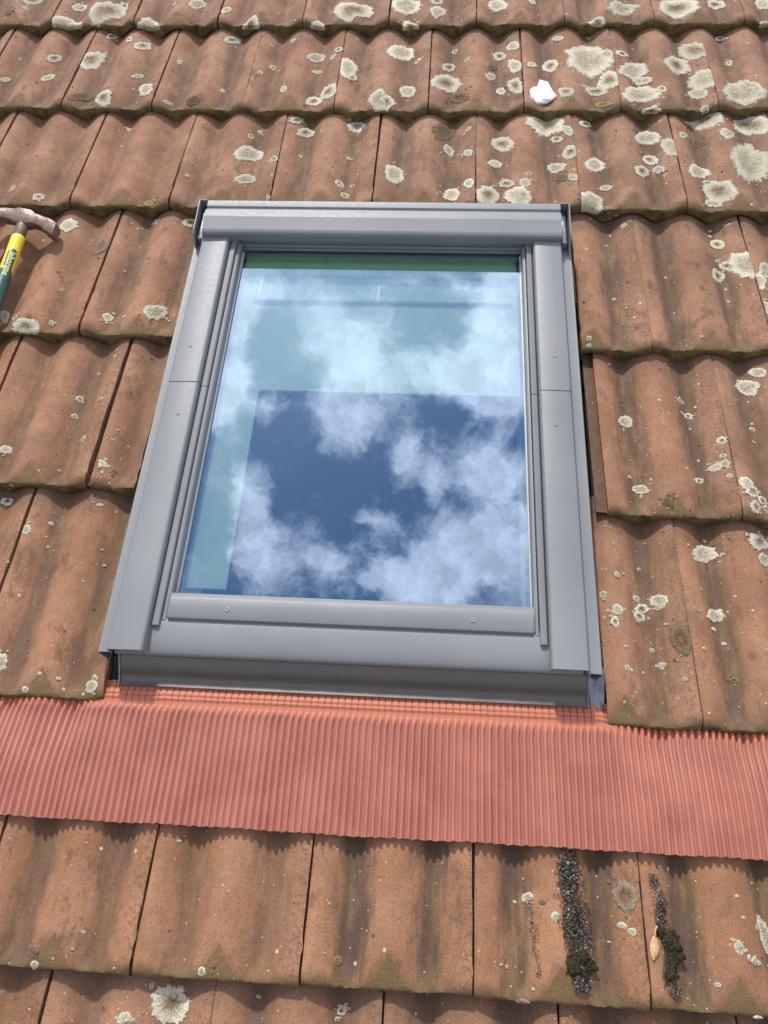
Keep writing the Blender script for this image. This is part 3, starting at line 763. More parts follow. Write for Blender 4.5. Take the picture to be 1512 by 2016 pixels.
# ------------------------------------------------------------------ pleated flashing apron
def apron():
    m, k, bs, _ = newmat('terracotta_painted_flashing')
    tcn = k.n('ShaderNodeTexCoord')
    P = tcn.outputs['Object']
    n1 = k.noise(P, 14, 4, .6); n2 = k.noise(P, 380, 4, .7)
    base = k.mix(k.step(n1, .3, .7), (.345, .128, .090), (.425, .165, .116))
    x, y, z = k.sep(P)
    base = k.mix(k.step(k.m('ADD', y, k.m('MULTIPLY', k.m('SUBTRACT', n1, .5), .02)), .148, .156), base, (.47, .165, .098))
    base = k.mix(k.step(n2, .62, .8, 0., .5), base, (.60, .33, .25))
    sp = k.vor(P, 80); sr = k.sep(sp.outputs['Color'])
    base = k.mix(k.m('MULTIPLY', k.step(sp.outputs['Distance'], .07, .04), k.m('GREATER_THAN', sr[0], .95)), base, (.12, .06, .04))
    k.put(bs.inputs['Base Color'], base)
    k.put(bs.inputs['Roughness'], k.step(n2, .3, .7, .45, .58))
    bs.inputs['Specular IOR Level'].default_value = .4
    bump(k, bs, n2, .15, .0006)
    t = thing('flashing_apron', (.90, -.838, .02), 'terracotta red pleated flashing apron under the grey roof window, laid over the tiles', 'flashing')
    x0, x1 = .27, 1.56
    pitch = .00960
    # one rib: points across (fraction, height)
    rib = [(0, .0), (.09, .00), (.15, .0006), (.24, .0044), (.30, .0050), (.44, .0053), (.58, .0051), (.64, .0046), (.71, .0022), (.78, .0020), (.85, .0008), (.93, .0001)]
    ys = [-.838, -.8372, -.834, -.825, -.812, -.80, -.785, -.77, -.755, -.74, -.725, -.71, -.70, -.693, -.6885, -.685, -.6815, -.6795, -.678, -.6755, -.6735, -.672, -.6705, -.6685, -.667, -.6655, -.6635, -.6615, -.6600, -.655, -.645]
    def sm(a, b, v):
        v = min(1, max(0, (v - a) / (b - a)))
        return v * v * (3 - 2 * v)
    V, F = [], []
    nr = int((x1 - x0) / pitch)
    cols = []
    rn = random.Random(3)
    jit = [rn.uniform(-.00025, .00025) for _ in range(nr)]
    hgt = [rn.uniform(.85, 1.1) for _ in range(nr)]
    for r in range(nr):
        for (fx, h) in rib:
            cols.append((x0 + (r + fx) * pitch, h, r, fx))
    zone = []
    for y in ys:
        ramp0 = 1 - sm(-.687, -.679, y)          # full ribs below, pressed flat above
        for (x, h, r, fx) in cols:
            ribamp = ramp0
            under = .5 - .5 * math.cos(4 * math.pi * x / W)      # 1 over a trough of the tiles below
            free = 1 - sm(-.838, -.72, y)
            base = .0205 - .0045 * sm(-.838, -.70, y) - .0095 * under * free +   .0007 * noise.noise(Vector((x * 11, y * 16, 2)))
            if y > -.69: base -= .003 * sm(-.67, -.652, y)
            side = max(1 - sm(.470, .530, x), sm(1.215, 1.275, x)) * sm(-.800, -.690, y)
            under_z = ZT + TH * (1 - (y + 1.010) / GA) + AMP - (AMP - wave(x % W)) * .45 + .0035 - (.005 if y > -.6745 else 0)
            base = base * (1 - side) + under_z * side
            if side > .5: ribamp = max(ribamp, side) if y < -.675 else 0
            z = base + h * ribamp * hgt[r]
            # two rolled beads, each split into short cells by the flattened pleats
            if side > .5 and y > -.676: pass
            elif -.6725 < y < -.6655:
                tt = (y + .6725) / .007
                z += .0024 * math.sin(math.pi * tt) * (1 if .06 < fx or True else 0)
            elif -.6650 < y < -.6590:
                tt = (y + .6650) / .006
                z += .0022 * math.sin(math.pi * tt)
            if y > -.6735 and fx in (0, .09): z -= .0016
            if -.687 < y <= -.6735 and fx in (.09, .15): z -= .0010
            wob = jit[r] * (1 - ribamp * 0) + .0002 * noise.noise(Vector((x * 30, y * 16, 5)))
            slip = -.0018 * sm(-.70, -.68, y)
            ye = y + (.0018 * noise.noise(Vector((x * 5, 0, 0))) + .0006 * math.sin(x * 400) if y < -.83 else 0)
            V.append((x + wob - slip, ye, z))
    n = len(cols)
    for j in range(len(ys) - 1):
        for i in range(n - 1):
            F.append((j * n + i, j * n + i + 1, (j + 1) * n + i + 1, (j + 1) * n + i))
    nb = len(V)                                     # thin folded lower hem
    for i in range(n):
        x, y, z = V[i]
        V.append((x, y + .0004, z - .0011))
    for i in range(n - 1):
        F.append((nb + i, nb + i + 1, i + 1, i))
    part('pleated_sheet', t, V, F, m, True, 60)
    return t
apron()

# ------------------------------------------------------------------ roof window
win = thing('roof_window', (.866, -.615, 0), 'grey aluminium-clad roof window, closed, its glass mirroring blue sky and white clouds', 'roof window')
def clad(name, verts, faces, mat=None, bevel=.0012, parent=None):
    return part(name, parent or win, verts, faces, mat or M_CLAD, bevel=bevel)

def arc(cx, cy, r, a0, a1, n=5):
    return [(cx + r * math.cos(math.radians(a0 + (a1 - a0) * i / n)), cy + r * math.sin(math.radians(a0 + (a1 - a0) * i / n))) for i in range(n + 1)]

# side covers: an upper and a lower length on each side, slightly lapped
def side_cover(sign, xo, xi, ya, yb, dz):
    # xo outer, xi inner edge
    s = 1 if xi > xo else -1
    prof = [(xo, .048), (xo, .0675 + dz)]
    prof += [(xo + s * .0012, .0692 + dz), (xo + s * .003, .070 + dz)]
    prof += [(xi - s * .0045, .0712 + dz), (xi - s * .0018, .0704 + dz), (xi, .0680 + dz), (xi + s * .0006, .054)]
    prof = sheet(prof, -.0018 * s * -1)
    v, f = prism(prof, 'y', ya, yb)
    o = part('side_cover', win, v, f, M_CLAD, True, 50)
    fix(o.data)
    return o
covers = []
for (xo, xi) in ((.5275, .5795), (1.2045, 1.1530)):
    up_ = side_cover(1, xo, xi, -.1430, .206, 0)
    lo_ = side_cover(1, xo, xi, -.6165, -.1440, -.0008)
    covers += [up_, lo_]

def rivet(parent, x, y, z, r=.0034, h=.0016):
    b = Vector(parent.get('_base', win['_base']))
    V = [(x, y, z + h)]; F = []
    nseg = 14
    for (rr, hh) in ((.35, .97), (.7, .75), (.95, .3), (1, -.2)):
        for i in range(nseg):
            a = 2 * math.pi * i / nseg
            V.append((x + r * rr * math.cos(a), y + r * rr * math.sin(a), z + h * hh))
    for i in range(nseg):
        F.append((0, 1 + i, 1 + (i + 1) % nseg))
        for q in range(3):
            F.append((1 + q * nseg + i, 1 + (q + 1) * nseg + i, 1 + (q + 1) * nseg + (i + 1) % nseg, 1 + q * nseg + (i + 1) % nseg))
    me = mesh('rivet', [tuple(Vector(v) - Vector(win['_base'])) for v in V], F, M_CLAD, True, 60)
    return put(me, parent)
rivet(covers[0], .552, -.0671, .0700); rivet(covers[1], .5569, -.2106, .0694)
rivet(covers[2], 1.1803, -.0721, .0700); rivet(covers[3], 1.1766, -.2126, .0694)

# side flashing wings: gutters that run down both sides outside the covers
for (xo, xi, s) in ((.5070, .5300, 1), (1.2260, 1.2020, -1)):
    prof = [(xo + s * .004, .014), (xo, .040), (xo, .0485), (xo + s * .0015, .0500), (xo + s * .004, .0497), (xi, .0525)]
    prof = sheet(prof, .0014 if s > 0 else -.0014)
    v, f = prism(prof, 'y', -.6150, .285)
    o = part('side_flashing', win, v, f, M_CLAD, True, 50); fix(o.data)
    # black foam strip packed beside it
    v, f = boxvf(min(xo + s * .004, xo - s * .010), max(xo + s * .004, xo - s * .010), -.60, .28, -.058, -.004)
    part('foam_strip', win, v, f, M_FOAM)

# inner stepped rails beside the glass
for (x0_, x1_, x2_, s, e1, e2) in ((.5805, .5925, .6015, 1, -.5745, -.5640), (1.1515, 1.1405, 1.1325, -1, -.5790, -.5640)):
    prof = [(x0_, .045), (x0_, .0575), (x0_ + s * .002, .0600), (x1_ - s * .0025, .0612), (x1_ - s * .0006, .0600), (x1_, .0575), (x1_, .045)]
    for (ya, yb, dz) in ((-.1440, .200, 0), (e1, -.1450, -.0006)):
        v, f = prism([(a, b + dz) for a, b in prof], 'y', ya, yb)
        o = part('inner_rail', win, v, f, M_CLAD, True, 40); fix(o.data)
    prof = [(x1_ + s * .0008, .030), (x1_ + s * .0008, .0535), (x1_ + s * .002, .0550), (x2_ - s * .003, .0545), (x2_ - s * .0015, .053), (x2_ - s * .001, .030)]
    v, f = prism(prof, 'y', e2, .2020)
    o = part('sash_rail', win, v, f, M_CLAD, True, 40); fix(o.data)
    # pale glazing gasket against the pane
    v, f = boxvf(min(x2_ - s * .001, x2_ + s * .0016), max(x2_ - s * .001, x2_ + s * .0016), -.5215, .1960, .030, .0392)
    part('gasket', win, v, f, M_PALE, bevel=.0006)

# head: narrow rails between the hood and the pane
for (ya, yb, za, zb) in ((.2062, .2200, .0362, .0600), (.2025, .2060, .0364, .0500), (.1990, .2022, .0364, .0430)):
    v, f = boxvf(.5950, 1.1400, ya, yb, za, zb)
    clad('head_rail', v, f, bevel=.0011)
v, f = boxvf(.6012, 1.1326, .1972, .1988, .0362, .0390)
part('gasket', win, v, f, M_RUB)

# hood over the head of the window
prof = [(.284, .060), (.2845, .0835), (.2830, .0850), (.2720, .0852), (.2680, .0846), (.2655, .0815), (.2620, .0812), (.2590, .0832),
        (.2562, .0868), (.2380, .0884), (.2364, .0884), (.2350, .0880), (.2080, .0848), (.2040, .0838), (.2010, .0820), (.1990, .0795), (.1982, .0770), (.1985, .0640), (.2010, .0625), (.2030, .0640), (.2030, .0700)]
v, f = prism(prof, 'x', .5290, 1.2040)
o = part('hood', win, v, f, M_CLAD, True, 18); fix(o.data)
for (xa, xb, s) in ((.5175, .5285, 1), (1.2160, 1.2045, -1)):
    # dark end block, then the thin upstanding fin
    v, f = boxvf(min(xa, xb), max(xa, xb), .196, .283, .040, .070)
    part('hood_end', win, v, f, M_STEEL, bevel=.002)
    xf = xa - s * .004
    pf = [(.2860, .046), (.2860, .0865), (.2835, .0880), (.2050, .0850), (.1960, .0800), (.1845, .0560), (.1900, .046)]
    v, f = prism(pf, 'x', xf - .0009, xf + .0009)
    o = part('hood_fin', win, v, f, M_CLAD); fix(o.data)
    v, f = boxvf(min(xf, xb), max(xf, xb), .2835, .2855, .046, .0850)
    part('hood_return', win, v, f, M_CLAD, bevel=.0005)

# bottom rail of the sash
prof = [(-.5600, .042), (-.5620, .0480), (-.5630, .0560), (-.5615, .0585), (-.5570, .0600), (-.5450, .0612), (-.5330, .0618), (-.5310, .0612), (-.5300, .0590),
        (-.5296, .0565), (-.5285, .0562), (-.5230, .0560), (-.5215, .0545), (-.5210, .034)]
v, f = prism(prof, 'x', .6025, 1.1315)
o = part('bottom_rail', win, v, f, M_CLAD, True, 35); fix(o.data)
bot = o
for (sx_, sy_) in ((.6894, -.5470), (1.0453, -.5475)):
    V, F = [], []
    nseg = 16
    for (rr, hh) in ((.0, -.0006), (.0011, -.0006), (.0013, .0004), (.0024, .0011), (.0033, .0006), (.0036, -.0005)):
        for i in range(nseg):
            a = 2 * math.pi * i / nseg
            V.append((sx_ + rr * math.cos(a) - win['_base'][0], sy_ + rr * math.sin(a) - win['_base'][1], .0613 + hh))
    for q in range(5):
        for i in range(nseg):
            j = (i + 1) % nseg
            F.append((q * nseg + i, (q + 1) * nseg + i, (q + 1) * nseg + j, q * nseg + j))
    put(mesh('screw', V, F, M_TIN, True, 40), bot)
# rounded end pieces of the rail
for (a, b) in ((.6000, .6023), (1.1317, 1.1345)):
    v, f = boxvf(a, b, -.5600, -.5215, .042, .0560)
    clad('rail_end', v, f, bevel=.0008)

# broad cladding of the lower frame, curving away towards the eaves
prof = [(-.5560, .040), (-.5560, .0520), (-.5640, .0535), (-.5750, .0540), (-.5860, .0538), (-.5960, .0530), (-.6050, .0515), (-.6120, .0490), (-.6150, .0465), (-.6155, .0450), (-.6140, .0435), (-.6100, .0430)]
prof = sheet(prof, -.0016)
v, f = prism(prof, 'x', .5320, 1.2000)
o = part('lower_cladding', win, v, f, M_CLAD, True, 50); fix(o.data)
# front flashing below it, hollow curve down to the apron
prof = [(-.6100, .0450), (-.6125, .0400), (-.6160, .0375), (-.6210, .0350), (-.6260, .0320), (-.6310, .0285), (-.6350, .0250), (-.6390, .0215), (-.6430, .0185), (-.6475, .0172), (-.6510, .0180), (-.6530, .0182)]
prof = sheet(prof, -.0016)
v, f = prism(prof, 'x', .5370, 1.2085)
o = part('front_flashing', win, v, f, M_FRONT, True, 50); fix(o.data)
for xx in (.5365, 1.2090):
    pf = [(-.6030, .047), (-.6100, .0455), (-.6200, .0380), (-.6300, .0310), (-.6400, .0240), (-.6480, .0200), (-.6540, .0190), (-.6540, .004), (-.6030, .004)]
    v, f = prism(pf, 'x', xx - .0009, xx + .0009)
    o = part('flashing_end', win, v, f, M_STEEL); fix(o.data)
# crumpled end tabs left and right of the front flashing
def tab(x0, x1, seed, mat, za, zb):
    V, F = [], []
    n, m_ = 9, 12
    for j in range(m_ + 1):
        for i in range(n + 1):
            x = x0 + (x1 - x0) * i / n; y = -.655 + (.055) * j / m_
            z = za + (zb - za) * j / m_ + .0065 * noise.noise(Vector((x * 120, y * 50, seed)))
            V.append((x, y, z))
    for j in range(m_):
        for i in range(n):
            a = j * (n + 1) + i
            F.append((a, a + 1, a + n + 2, a + n + 1))
    part('end_tab', win, V, F, mat, True, 80)
tab(1.2105, 1.2330, 3, M_STEEL, .010, .030)
tab(.5050, .5355, 8, M_DARK, .004, .012)

# frame body below the cladding so nothing is hollow
for (a, b, c, d_) in ((.5360, .6000, -.598, .284), (1.1330, 1.1960, -.598, .284), (.6001, 1.1329, .2210, .284), (.6001, 1.1329, -.598, -.5225)):
    v, f = boxvf(a, b, c, d_, -.090, .0320)
    part('frame', win, v, f, M_SASH)
# the pane
v, f = boxvf(.5930, 1.1390, -.5300, .2180, .0325, .0360)
pane = part('glass', win, v, f, M_GLASS)

# inside: spacer, an added bar coloured like the green light under the hood, opening bar with its catch, and the pale lining that stops short of the pane's lower right
for (a, b, c, d_) in ((.6005, .6060, -.5220, .1855), (1.1270, 1.1325, -.5220, .1855), (.6065, 1.1265, -.5220, -.5160)):
    v, f = boxvf(a, b, c, d_, .0240, .0320)
    part('spacer', win, v, f, M_RUB)
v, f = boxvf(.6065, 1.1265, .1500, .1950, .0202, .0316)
part('green_strip_bar', win, v, f, M_GREEN, bevel=.004)
v, f = boxvf(.6350, 1.1150, .0840, .0905, .0202, .0275)
part('opening_bar', win, v, f, M_PALE, bevel=.003)
v, f = boxvf(.8660, .8715, .0930, .1280, .0202, .0240)
part('catch', win, v, f, M_CATCH, bevel=.001)
v, f = boxvf(.6400, .6450, .0930, .1400, .0202, .0240)
part('catch', win, v, f, M_CATCH, bevel=.001)
LZ = .0200
LYT, LXR, LYB = -.1195, .6705, -.4985
v, f = boxvf(.6002, 1.1328, LYT, .2200, LZ - .006, LZ)
part('lining_board', win, v, f, M_BOARD)
v, f = boxvf(.6002, LXR, LYB, LYT - .0003, LZ - .006, LZ)
part('lining_board', win, v, f, M_BOARD)
# unlit room below
for (a, b, c, d_, e, g_) in ((.56, 1.18, -.60, .29, -1.62, -1.60), (.54, .56, -.60, .29, -1.60, -.091), (1.18, 1.20, -.60, .29, -1.60, -.091), (.56, 1.18, .27, .29, -1.60, -.103), (.56, 1.18, -.62, -.60, -1.60, -.091)):
    v, f = boxvf(a, b, c, d_, e, g_)
    part('shaft_lining', win, v, f, M_ROOM)

# ------------------------------------------------------------------ hammer
def hammer():
    t = thing('hammer', (.150, .215, .030), 'claw hammer with rusty steel head and yellow and green handle, lying on the tiles', 'hammer')
    m, k, bs, _ = newmat('worn_steel_head')
    tcn = k.n('ShaderNodeTexCoord'); P = tcn.outputs['Object']
    n1 = k.noise(P, 70, 5, .65); n2 = k.noise(P, 420, 4, .7)
    base = k.mix(k.step(n1, .38, .60), (.19, .155, .135), (.15, .085, .05))
    base = k.mix(k.step(n2, .52, .70, 0., .8), base, (.33, .24, .15))
    k.put(bs.inputs['Base Color'], base)
    bs.inputs['Metallic'].default_value = .3
    k.put(bs.inputs['Roughness'], k.step(n1, .35, .65, .34, .62))
    bump(k, bs, n2, .4, .0008)
    msteel = m
    yel = plain('yellow_handle_paint', (.78, .62, .03), .42, 0, 140, .10, .2)
    grn = plain('green_handle_grip', (.020, .085, .065), .38, 0, 140, .25, .3)
    # head: swept box sections along a gently arched line. u: along the head (left = -1), v: down the handle
    hc = Vector((.1419, .2790, .0360))
    du = Vector((.975, -.10, -.07)).normalized()          # towards the striking face
    dn = Vector((.02, -.12, .99)).normalized()
    dv = du.cross(dn).normalized()                        # towards the handle's end
    if dv.y > 0: dv = -dv
    secs = [(-.120, .016, .003, .018), (-.095, .008, .006, .017), (-.065, .001, .0095, .014), (-.040, -.002, .0115, .012), (-.022, -.003, .0130, .0110),
            (-.016, -.002, .0165, .0125), (.0, -.001, .0170, .0125), (.013, -.001, .0155, .0125), (.021, .0005, .0115, .0110), (.034, .003, .0110, .0110),
            (.046, .0075, .0118, .0115), (.052, .0105, .0138, .0128), (.066, .0175, .0145, .0132), (.071, .0200, .0138, .0125), (.0723, .0206, .0122, .0110)]
    V, F = [], []
    nseg = 16
    for (u, c, hv, hn) in secs:
        for i in range(nseg):
            a = 2 * math.pi * i / nseg
            ca, sa = math.cos(a), math.sin(a)
            p_ = 0.30
            px = math.copysign(abs(ca) ** p_, ca) * hv
            pz = math.copysign(abs(sa) ** p_, sa) * hn
            V.append(hc + du * u + dv * (c + px * 1.12) + dn * pz)
    for s in range(len(secs) - 1):
        for i in range(nseg):
            j = (i + 1) % nseg
            F.append((s * nseg + i, s * nseg + j, (s + 1) * nseg + j, (s + 1) * nseg + i))
    F.append(tuple(range(nseg - 1, -1, -1)))
    F.append(tuple(range((len(secs) - 1) * nseg, len(secs) * nseg)))
    o = part('head', t, V, F, msteel, True, 32); fix(o.data)
    # handle axis, from the head down towards the left
    h0 = hc + dv * .014
    h1 = Vector((.1419, -.051, .029))
    ax = (h1 - h0).normalized()
    sd = ax.cross(Vector((0, 0, 1))).normalized()
    nn = sd.cross(ax).normalized()
    if nn.z < 0: nn = -nn
    L = (h1 - h0).length
    def tube(name, rings, mat, parent=t, off=0):
        V, F = [], []
        ns = 24
        for (s_, rs, rn_) in rings:
            for i in range(ns):
                a = 2 * math.pi * i / ns
                V.append(h0 + ax * s_ + sd * (rs * math.cos(a)) + nn * (rn_ * math.sin(a) + off))
        for q in range(len(rings) - 1):
            for i in range(ns):
                j = (i + 1) % ns
                F.append((q * ns + i, q * ns + j, (q + 1) * ns + j, (q + 1) * ns + i))
        F.append(tuple(range(ns - 1, -1, -1)))
        F.append(tuple(range((len(rings) - 1) * ns, len(rings) * ns)))
        o = part(name, parent, V, F, mat, True, 50); fix(o.data)
        return o
    o = tube('neck', [(0, .0125, .0115), (.010, .0122, .0112), (.033, .0118, .0105), (.036, .0112, .0098)], msteel)
    ys_ = [(.034, .0125, .0112), (.0355, .0134, .0120), (.050, .0136, .0123), (.080, .0132, .0122), (.115, .0128, .0120), (.150, .0128, .0120), (.155, .0124, .0116)]
    o = tube('handle_sleeve', ys_, yel)
    o['label'] = 'bright yellow sleeve'
    # green grip with a tongue running up over the yellow sleeve
    V, F = [], []
    ns = 40
    stn = [.076, .0775, .080, .085, .092, .100, .108, .116, .124, .132, .140, .150, .160, .20, .25, L]
    def halfw(s_):      # angular half width of the tongue
        if s_ < .126: return .62 * min(1, ((s_ - .0755) / .006) ** .5)
        return min(math.pi, .62 + (s_ - .126) / .030 * 2.6)
    for q, s_ in enumerate(stn):
        hw = halfw(s_)
        rs = .0139 + (.0012 if s_ > .16 else 0); rn_ = .0130
        for i in range(ns + 1):
            a = math.pi / 2 + hw * (2 * i / ns - 1) + .55 * (1 if s_ < .126 else max(0, 1 - (s_ - .126) / .03))* SIDE
            V.append(h0 + ax * s_ + sd * (rs * math.cos(a)) + nn * (rn_ * math.sin(a)))
    for q in range(len(stn) - 1):
        for i in range(ns):
            F.append((q * (ns + 1) + i, q * (ns + 1) + i + 1, (q + 1) * (ns + 1) + i + 1, (q + 1) * (ns + 1) + i))
    grip = part('grip', t, V, F, grn, True, 60); fix(grip.data)
    grip['label'] = 'dark green grip'
    # printed name running down the grip
    cu = bpy.data.curves.new('lettering', 'FONT')
    cu.body = 'leborgne'
    cu.size = .0175
    cu.offset = .0004
    cu.extrude = 0
    cu.resolution_u = 3
    tmp = bpy.data.objects.new('lettering_curve', cu)
    C.objects.link(tmp)
    dg = bpy.context.evaluated_depsgraph_get()
    me = bpy.data.meshes.new_from_object(tmp.evaluated_get(dg))
    bpy.data.objects.remove(tmp)
    base = Vector(t['_base'])
    bm = bmesh.new(); bm.from_mesh(me)
    bmesh.ops.triangulate(bm, faces=bm.faces)
    bmesh.ops.subdivide_edges(bm, edges=[e for e in bm.edges if e.calc_length() > .003], cuts=1)
    for vtx in bm.verts:
        tx, ty = vtx.co.x, vtx.co.y - .0045
        s_ = .084 + tx * .98
        a = math.pi / 2 + .55 * SIDE + (ty / .0135) * TSIDE
        vtx.co = h0 + ax * s_ + sd * (.0143 * math.cos(a)) + nn * (.0134 * math.sin(a)) - base
    me2 = bpy.data.meshes.new('lettering')
    bm.to_mesh(me2); bm.free()
    me2.materials.append(plain('pale_yellow_print', (.62, .60, .22), .5, 0, 60, .08))
    put(me2, grip)
SIDE, TSIDE = 1, 1
hammer()

# ------------------------------------------------------------------ loose things on the tiles
def lump(name, parent, c, r, mat, seed, squash=(1, 1, 1), rough=.35, sub=4):
    bm = bmesh.new()
    bmesh.ops.create_icosphere(bm, subdivisions=sub, radius=1)
    for v in bm.verts:
        n_ = v.co.normalized()
        k_ = 1 + rough * noise.noise(n_ * 1.6 + Vector((seed, 0, 0))) + rough * .6 * noise.noise(n_ * 4 + Vector((0, seed, 0))) + rough * .45 * noise.noise(n_ * 9 + Vector((0, 0, seed)))
        v.co = Vector((n_.x * r * squash[0], n_.y * r * squash[1], n_.z * r * squash[2])) * k_ + Vector(c) - Vector(parent['_base'])
    me = bpy.data.meshes.new(name)
    bm.to_mesh(me); bm.free()
    me.materials.append(mat); me.shade_smooth()
    return put(me, parent)

def zat(x, y):
    r = rec_at(x, y)
    return tile_z(x - r[0], y - r[1]) + ZT if r else .02

# torn scrap of white foam
def scrap():
    m, k, bs, _ = newmat('white_foam')
    tcn = k.n('ShaderNodeTexCoord'); n1 = k.noise(tcn.outputs['Object'], 200, 4, .6)
    bs.inputs['Base Color'].default_value = (.80, .80, .80, 1); bs.inputs['Roughness'].default_value = .7
    bump(k, bs, n1, .15, .001)
    pts = [(1045, 190), (1042, 173), (1050, 163), (1059, 159), (1066, 139), (1083, 141), (1091, 163), (1098, 178), (1078, 185), (1056, 195)]
    ref = [(1.1695, .7125), (1.1660, .7270)]
    def w_(px, py):                                # scaled outline of the scrap on the tile
        return (1.1668 + (px - 1042) * .00110, .7320 - (py - 167) * .00178)
    c = [w_(*q) for q in pts]
    cx, cy = sum(a for a, _ in c) / len(c), sum(b for _, b in c) / len(c)
    zb = zat(cx, cy) + .001
    o = thing('foam_scrap', (cx, cy, zb), 'small torn white scrap lying on a lichen-spotted tile above the roof window', 'scrap')
    me_o = o
    bm = bmesh.new()
    rings = []
    for (s_, h) in ((1.0, 0), (1.0, .0040), (.92, .0052)):
        ring = []
        for (a, b) in c:
            z = h + .0045 * noise.noise(Vector((a * 50, b * 50, 3))) * (h > .005)
            if (a - cx) < -.012 and h > .005: z += .002
            sx_, sy_ = cx + (a - cx) * s_, cy + (b - cy) * s_
            z += .6 * (zat(sx_, sy_) - zb + .001) + .2 * max(0, zat(sx_, sy_) - zb)
            ring.append(bm.verts.new(((a - cx) * s_, (b - cy) * s_, z)))
        rings.append(ring)
    for q in range(len(rings) - 1):
        for i in range(len(c)):
            j = (i + 1) % len(c)
            bm.faces.new((rings[q][i], rings[q][j], rings[q + 1][j], rings[q + 1][i]))
    bm.faces.new(rings[-1]); bm.faces.new(rings[0][::-1])
    bmesh.ops.recalc_face_normals(bm, faces=bm.faces)
    me = bpy.data.meshes.new('foam_scrap'); bm.to_mesh(me); bm.free()
    me.materials.append(m)
    # a single mesh: replace the empty
    mw = o.matrix_world.copy()
    lab, cat = o['label'], o['category']
    bpy.data.objects.remove(o)
    q = bpy.data.objects.new('foam_scrap', me); C.objects.link(q); q.matrix_world = mw
    tagg(q, lab, cat)
scrap()

# grit and soil washed into the troughs of the lower row
def grit(name, path, n, seed, clumps):
    rn = random.Random(seed)
    mats = [plain('dark_soil', (.018, .016, .013), .9, 0, 300, .4, .8), plain('grey_grit', (.13, .12, .10), .85, 0, 300, .3, .5),
            plain('pale_grit', (.36, .35, .30), .8, 0, 300, .2, .3), plain('brown_grit', (.10, .06, .035), .85, 0, 300, .3, .5)]
    V, F, MI = [], [], []
    base = Vector((path[0][0], path[0][1], zat(path[0][0], path[0][1])))
    def stone(x, y, z, r, mi):
        pv = [(1, 0, 0), (-1, 0, 0), (0, 1, 0), (0, -1, 0), (0, 0, 1), (0, 0, -1), (.6, .6, .6), (-.6, -.6, .5)]
        rot = Euler((rn.uniform(0, 6), rn.uniform(0, 6), rn.uniform(0, 6))).to_matrix()
        n0 = len(V)
        for q in pv[:6]:
            p_ = rot @ (Vector(q) * r * rn.uniform(.6, 1.2)); V.append(Vector((x, y, z)) + p_ - base)
        for fq in ((0, 2, 4), (2, 1, 4), (1, 3, 4), (3, 0, 4), (2, 0, 5), (1, 2, 5), (3, 1, 5), (0, 3, 5)):
            F.append(tuple(n0 + i for i in fq)); MI.append(mi)
    for _ in range(n):
        t_ = rn.random() * (len(path) - 1)
        i = int(t_); fr = t_ - i
        x = path[i][0] + (path[i + 1][0] - path[i][0]) * fr; y = path[i][1] + (path[i + 1][1] - path[i][1]) * fr
        wd = path[i][2] + (path[i + 1][2] - path[i][2]) * fr
        off = rn.gauss(0, .56)
        if abs(off) > 1.05: continue
        off += .25 * noise.noise(Vector((y * 60, seed, 0)))
        x += off * wd
        r = rn.uniform(.0005, .0016) * (1.5 if rn.random() < .06 else 1)
        mi = rn.choices([0, 1, 2, 3], [4, 5, .8, 1.6])[0]
        stone(x, y, zat(x, y) + .0022 + r * .5 + max(0, (1 - abs(off)) * .0018 * rn.random()), r, mi)
    me = bpy.data.meshes.new(name)
    me.from_pydata([tuple(v) for v in V], [], F)
    for mm in mats: me.materials.append(mm)
    me.polygons.foreach_set('material_index', MI)
    o = bpy.data.objects.new(name, me); C.objects.link(o)
    o.matrix_world = M0 @ Matrix.Translation(base)
    o['kind'] = 'stuff'
    return mats
g1 = [(1.171, -.835, .015), (1.172, -.865, .018), (1.176, -.900, .022), (1.179, -.930, .022), (1.180, -.955, .018), (1.181, -.985, .012), (1.182, -.998, .010)]
mts = grit('grit', g1, 2000, 1, None)
tagg(bpy.data.objects['grit'], 'dark streak of grit and soil down a tile trough below the red apron, left of the dry leaf', 'grit')
g2 = [(1.277, -.862, .005), (1.283, -.880, .010), (1.286, -.905, .011), (1.288, -.93, .011), (1.288, -.955, .010), (1.290, -.985, .010), (1.291, -.998, .006)]
grit('grit', g2, 600, 2, None)
tagg(bpy.data.objects['grit.001'], 'looser grey grit around the moss clump beside the dry leaf', 'grit')
grit('grit', [(1.121, -.90, .003), (1.125, -.925, .005), (1.126, -.955, .005), (1.129, -.985, .003)], 70, 5, None)
tagg(bpy.data.objects['grit.002'], 'sparse thin trail of dark grit left of the wide soil streak', 'grit')
# crust of soil bedded under the loose grit
M_SOIL = lichen_material('soil_crust', [(.075, .058, .040), (.13, .095, .062), (.20, .13, .085)], (.028, .022, .016))
for (x, y, rx_, ry_) in ((1.1715, -.872, .0135, .034), (1.1765, -.925, .0170, .036), (1.1800, -.968, .0120, .026), (1.2850, -.905, .0075, .026), (1.2885, -.955, .0085, .032)):
    r = rec_at(x, y)
    patch_object('soil_crust', r[2], [patch_geo(r, x - r[0], y - r[1], rx_, ry_, x * 99 + y * 31)], M_SOIL)
def clump(name, pts, label, cat, mat):
    x, y = pts[0][0], pts[0][1]
    t = thing(name, (x, y, zat(x, y)), label, cat)
    for i, (a, b, r, sx2, sy2) in enumerate(pts):
        lump('lump', t, (a, b, zat(a, b) + r * .35), r, mat, i * 7.3 + x, (sx2, sy2, .45), .55)
mmoss = plain('dead_black_moss', (.044, .036, .020), .95, 0, 500, .6, 1.0, .1)
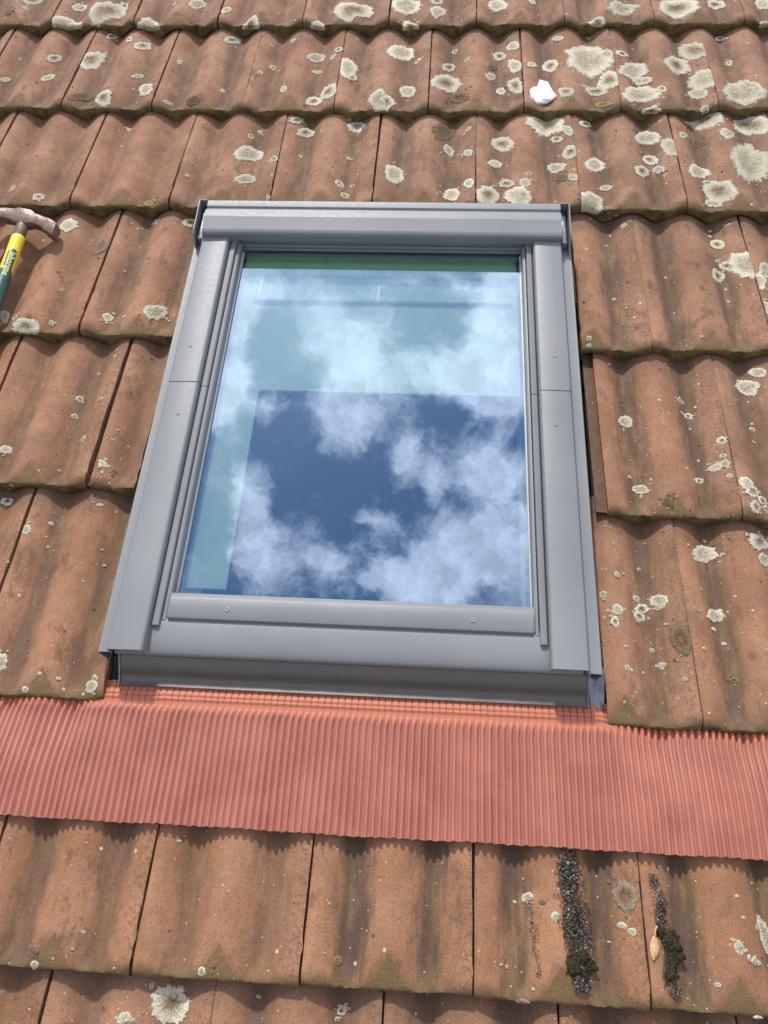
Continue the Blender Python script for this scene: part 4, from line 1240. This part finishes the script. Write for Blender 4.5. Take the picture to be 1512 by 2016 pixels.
clump('moss_clump', [(1.1700, -.9705, .0085, 1, 1.1), (1.1905, -.9690, .0085, 1.1, 1), (1.1810, -.9600, .0080, 1.2, .7), (1.1820, -.9800, .0060, 1, 1.2)],
      'black lump of dried moss at the foot of the grit streak, lower right', 'moss', mmoss)
clump('moss_clump', [(1.2900, -.9380, .0110, 1.1, 1.0), (1.2960, -.9500, .0095, 1.1, 1.1), (1.2880, -.9620, .0080, .9, 1.3), (1.2860, -.9740, .0070, 1.2, .8), (1.2800, -.9260, .0060, .8, 1.1)],
      'black lump of dried moss touching the small dry leaf', 'moss', mmoss)
def leaf(x, y, l, wd, ang, label):
    m, k, bs, _ = newmat('dry_leaf')
    tcn = k.n('ShaderNodeTexCoord')
    n1 = k.noise(tcn.outputs['Object'], 260, 4, .6)
    k.put(bs.inputs['Base Color'], k.mix(k.step(n1, .35, .65), (.62, .42, .19), (.48, .28, .12)))
    bs.inputs['Roughness'].default_value = .6
    V, F = [], []
    n = 12
    for i in range(n + 1):
        t_ = i / n
        hw = wd * math.sin(math.pi * (t_ * .93 + .035)) ** .7
        for j in range(-3, 4):
            u = j / 3
            V.append((u * hw, (t_ - .5) * l, .0045 + .0012 * math.sin(t_ * 3) - .0022 * abs(u) + .0007 * noise.noise(Vector((u * 2, t_ * 5, 1)))))
    for i in range(n):
        for j in range(6):
            a = i * 7 + j
            F.append((a, a + 1, a + 8, a + 7))
    nv = len(V)
    V += [(q[0], q[1], q[2] - .0005) for q in V[:nv]]
    F += [tuple(nv + q for q in f_[::-1]) for f_ in F[:]]
    n2 = len(V)
    for (yy, r_) in ((.5 * l, .0009), (.5 * l + .006, .0007), (.5 * l + .011, .0010)):
        for (a, b) in ((-1, -1), (1, -1), (1, 1), (-1, 1)): V.append((a * r_ + (.002 if yy > .5 * l + .008 else 0), yy, .0045 + b * r_))
    for q in range(2):
        for i in range(4):
            F.append((n2 + q * 4 + i, n2 + q * 4 + (i + 1) % 4, n2 + q * 4 + 4 + (i + 1) % 4, n2 + q * 4 + 4 + i))
    o = bpy.data.objects.new('dry_leaf', mesh('dry_leaf', V, F, m, True, 60))
    C.objects.link(o)
    o.matrix_world = M0 @ Matrix.Translation((x, y, zat(x, y) + .001)) @ Matrix.Rotation(ang, 4, 'Z')
    tagg(o, label, 'leaf')
leaf(1.2690, -.9450, .0270, .0052, math.radians(-8), 'small dry tan leaf beside the black moss clump on the lower right tile')
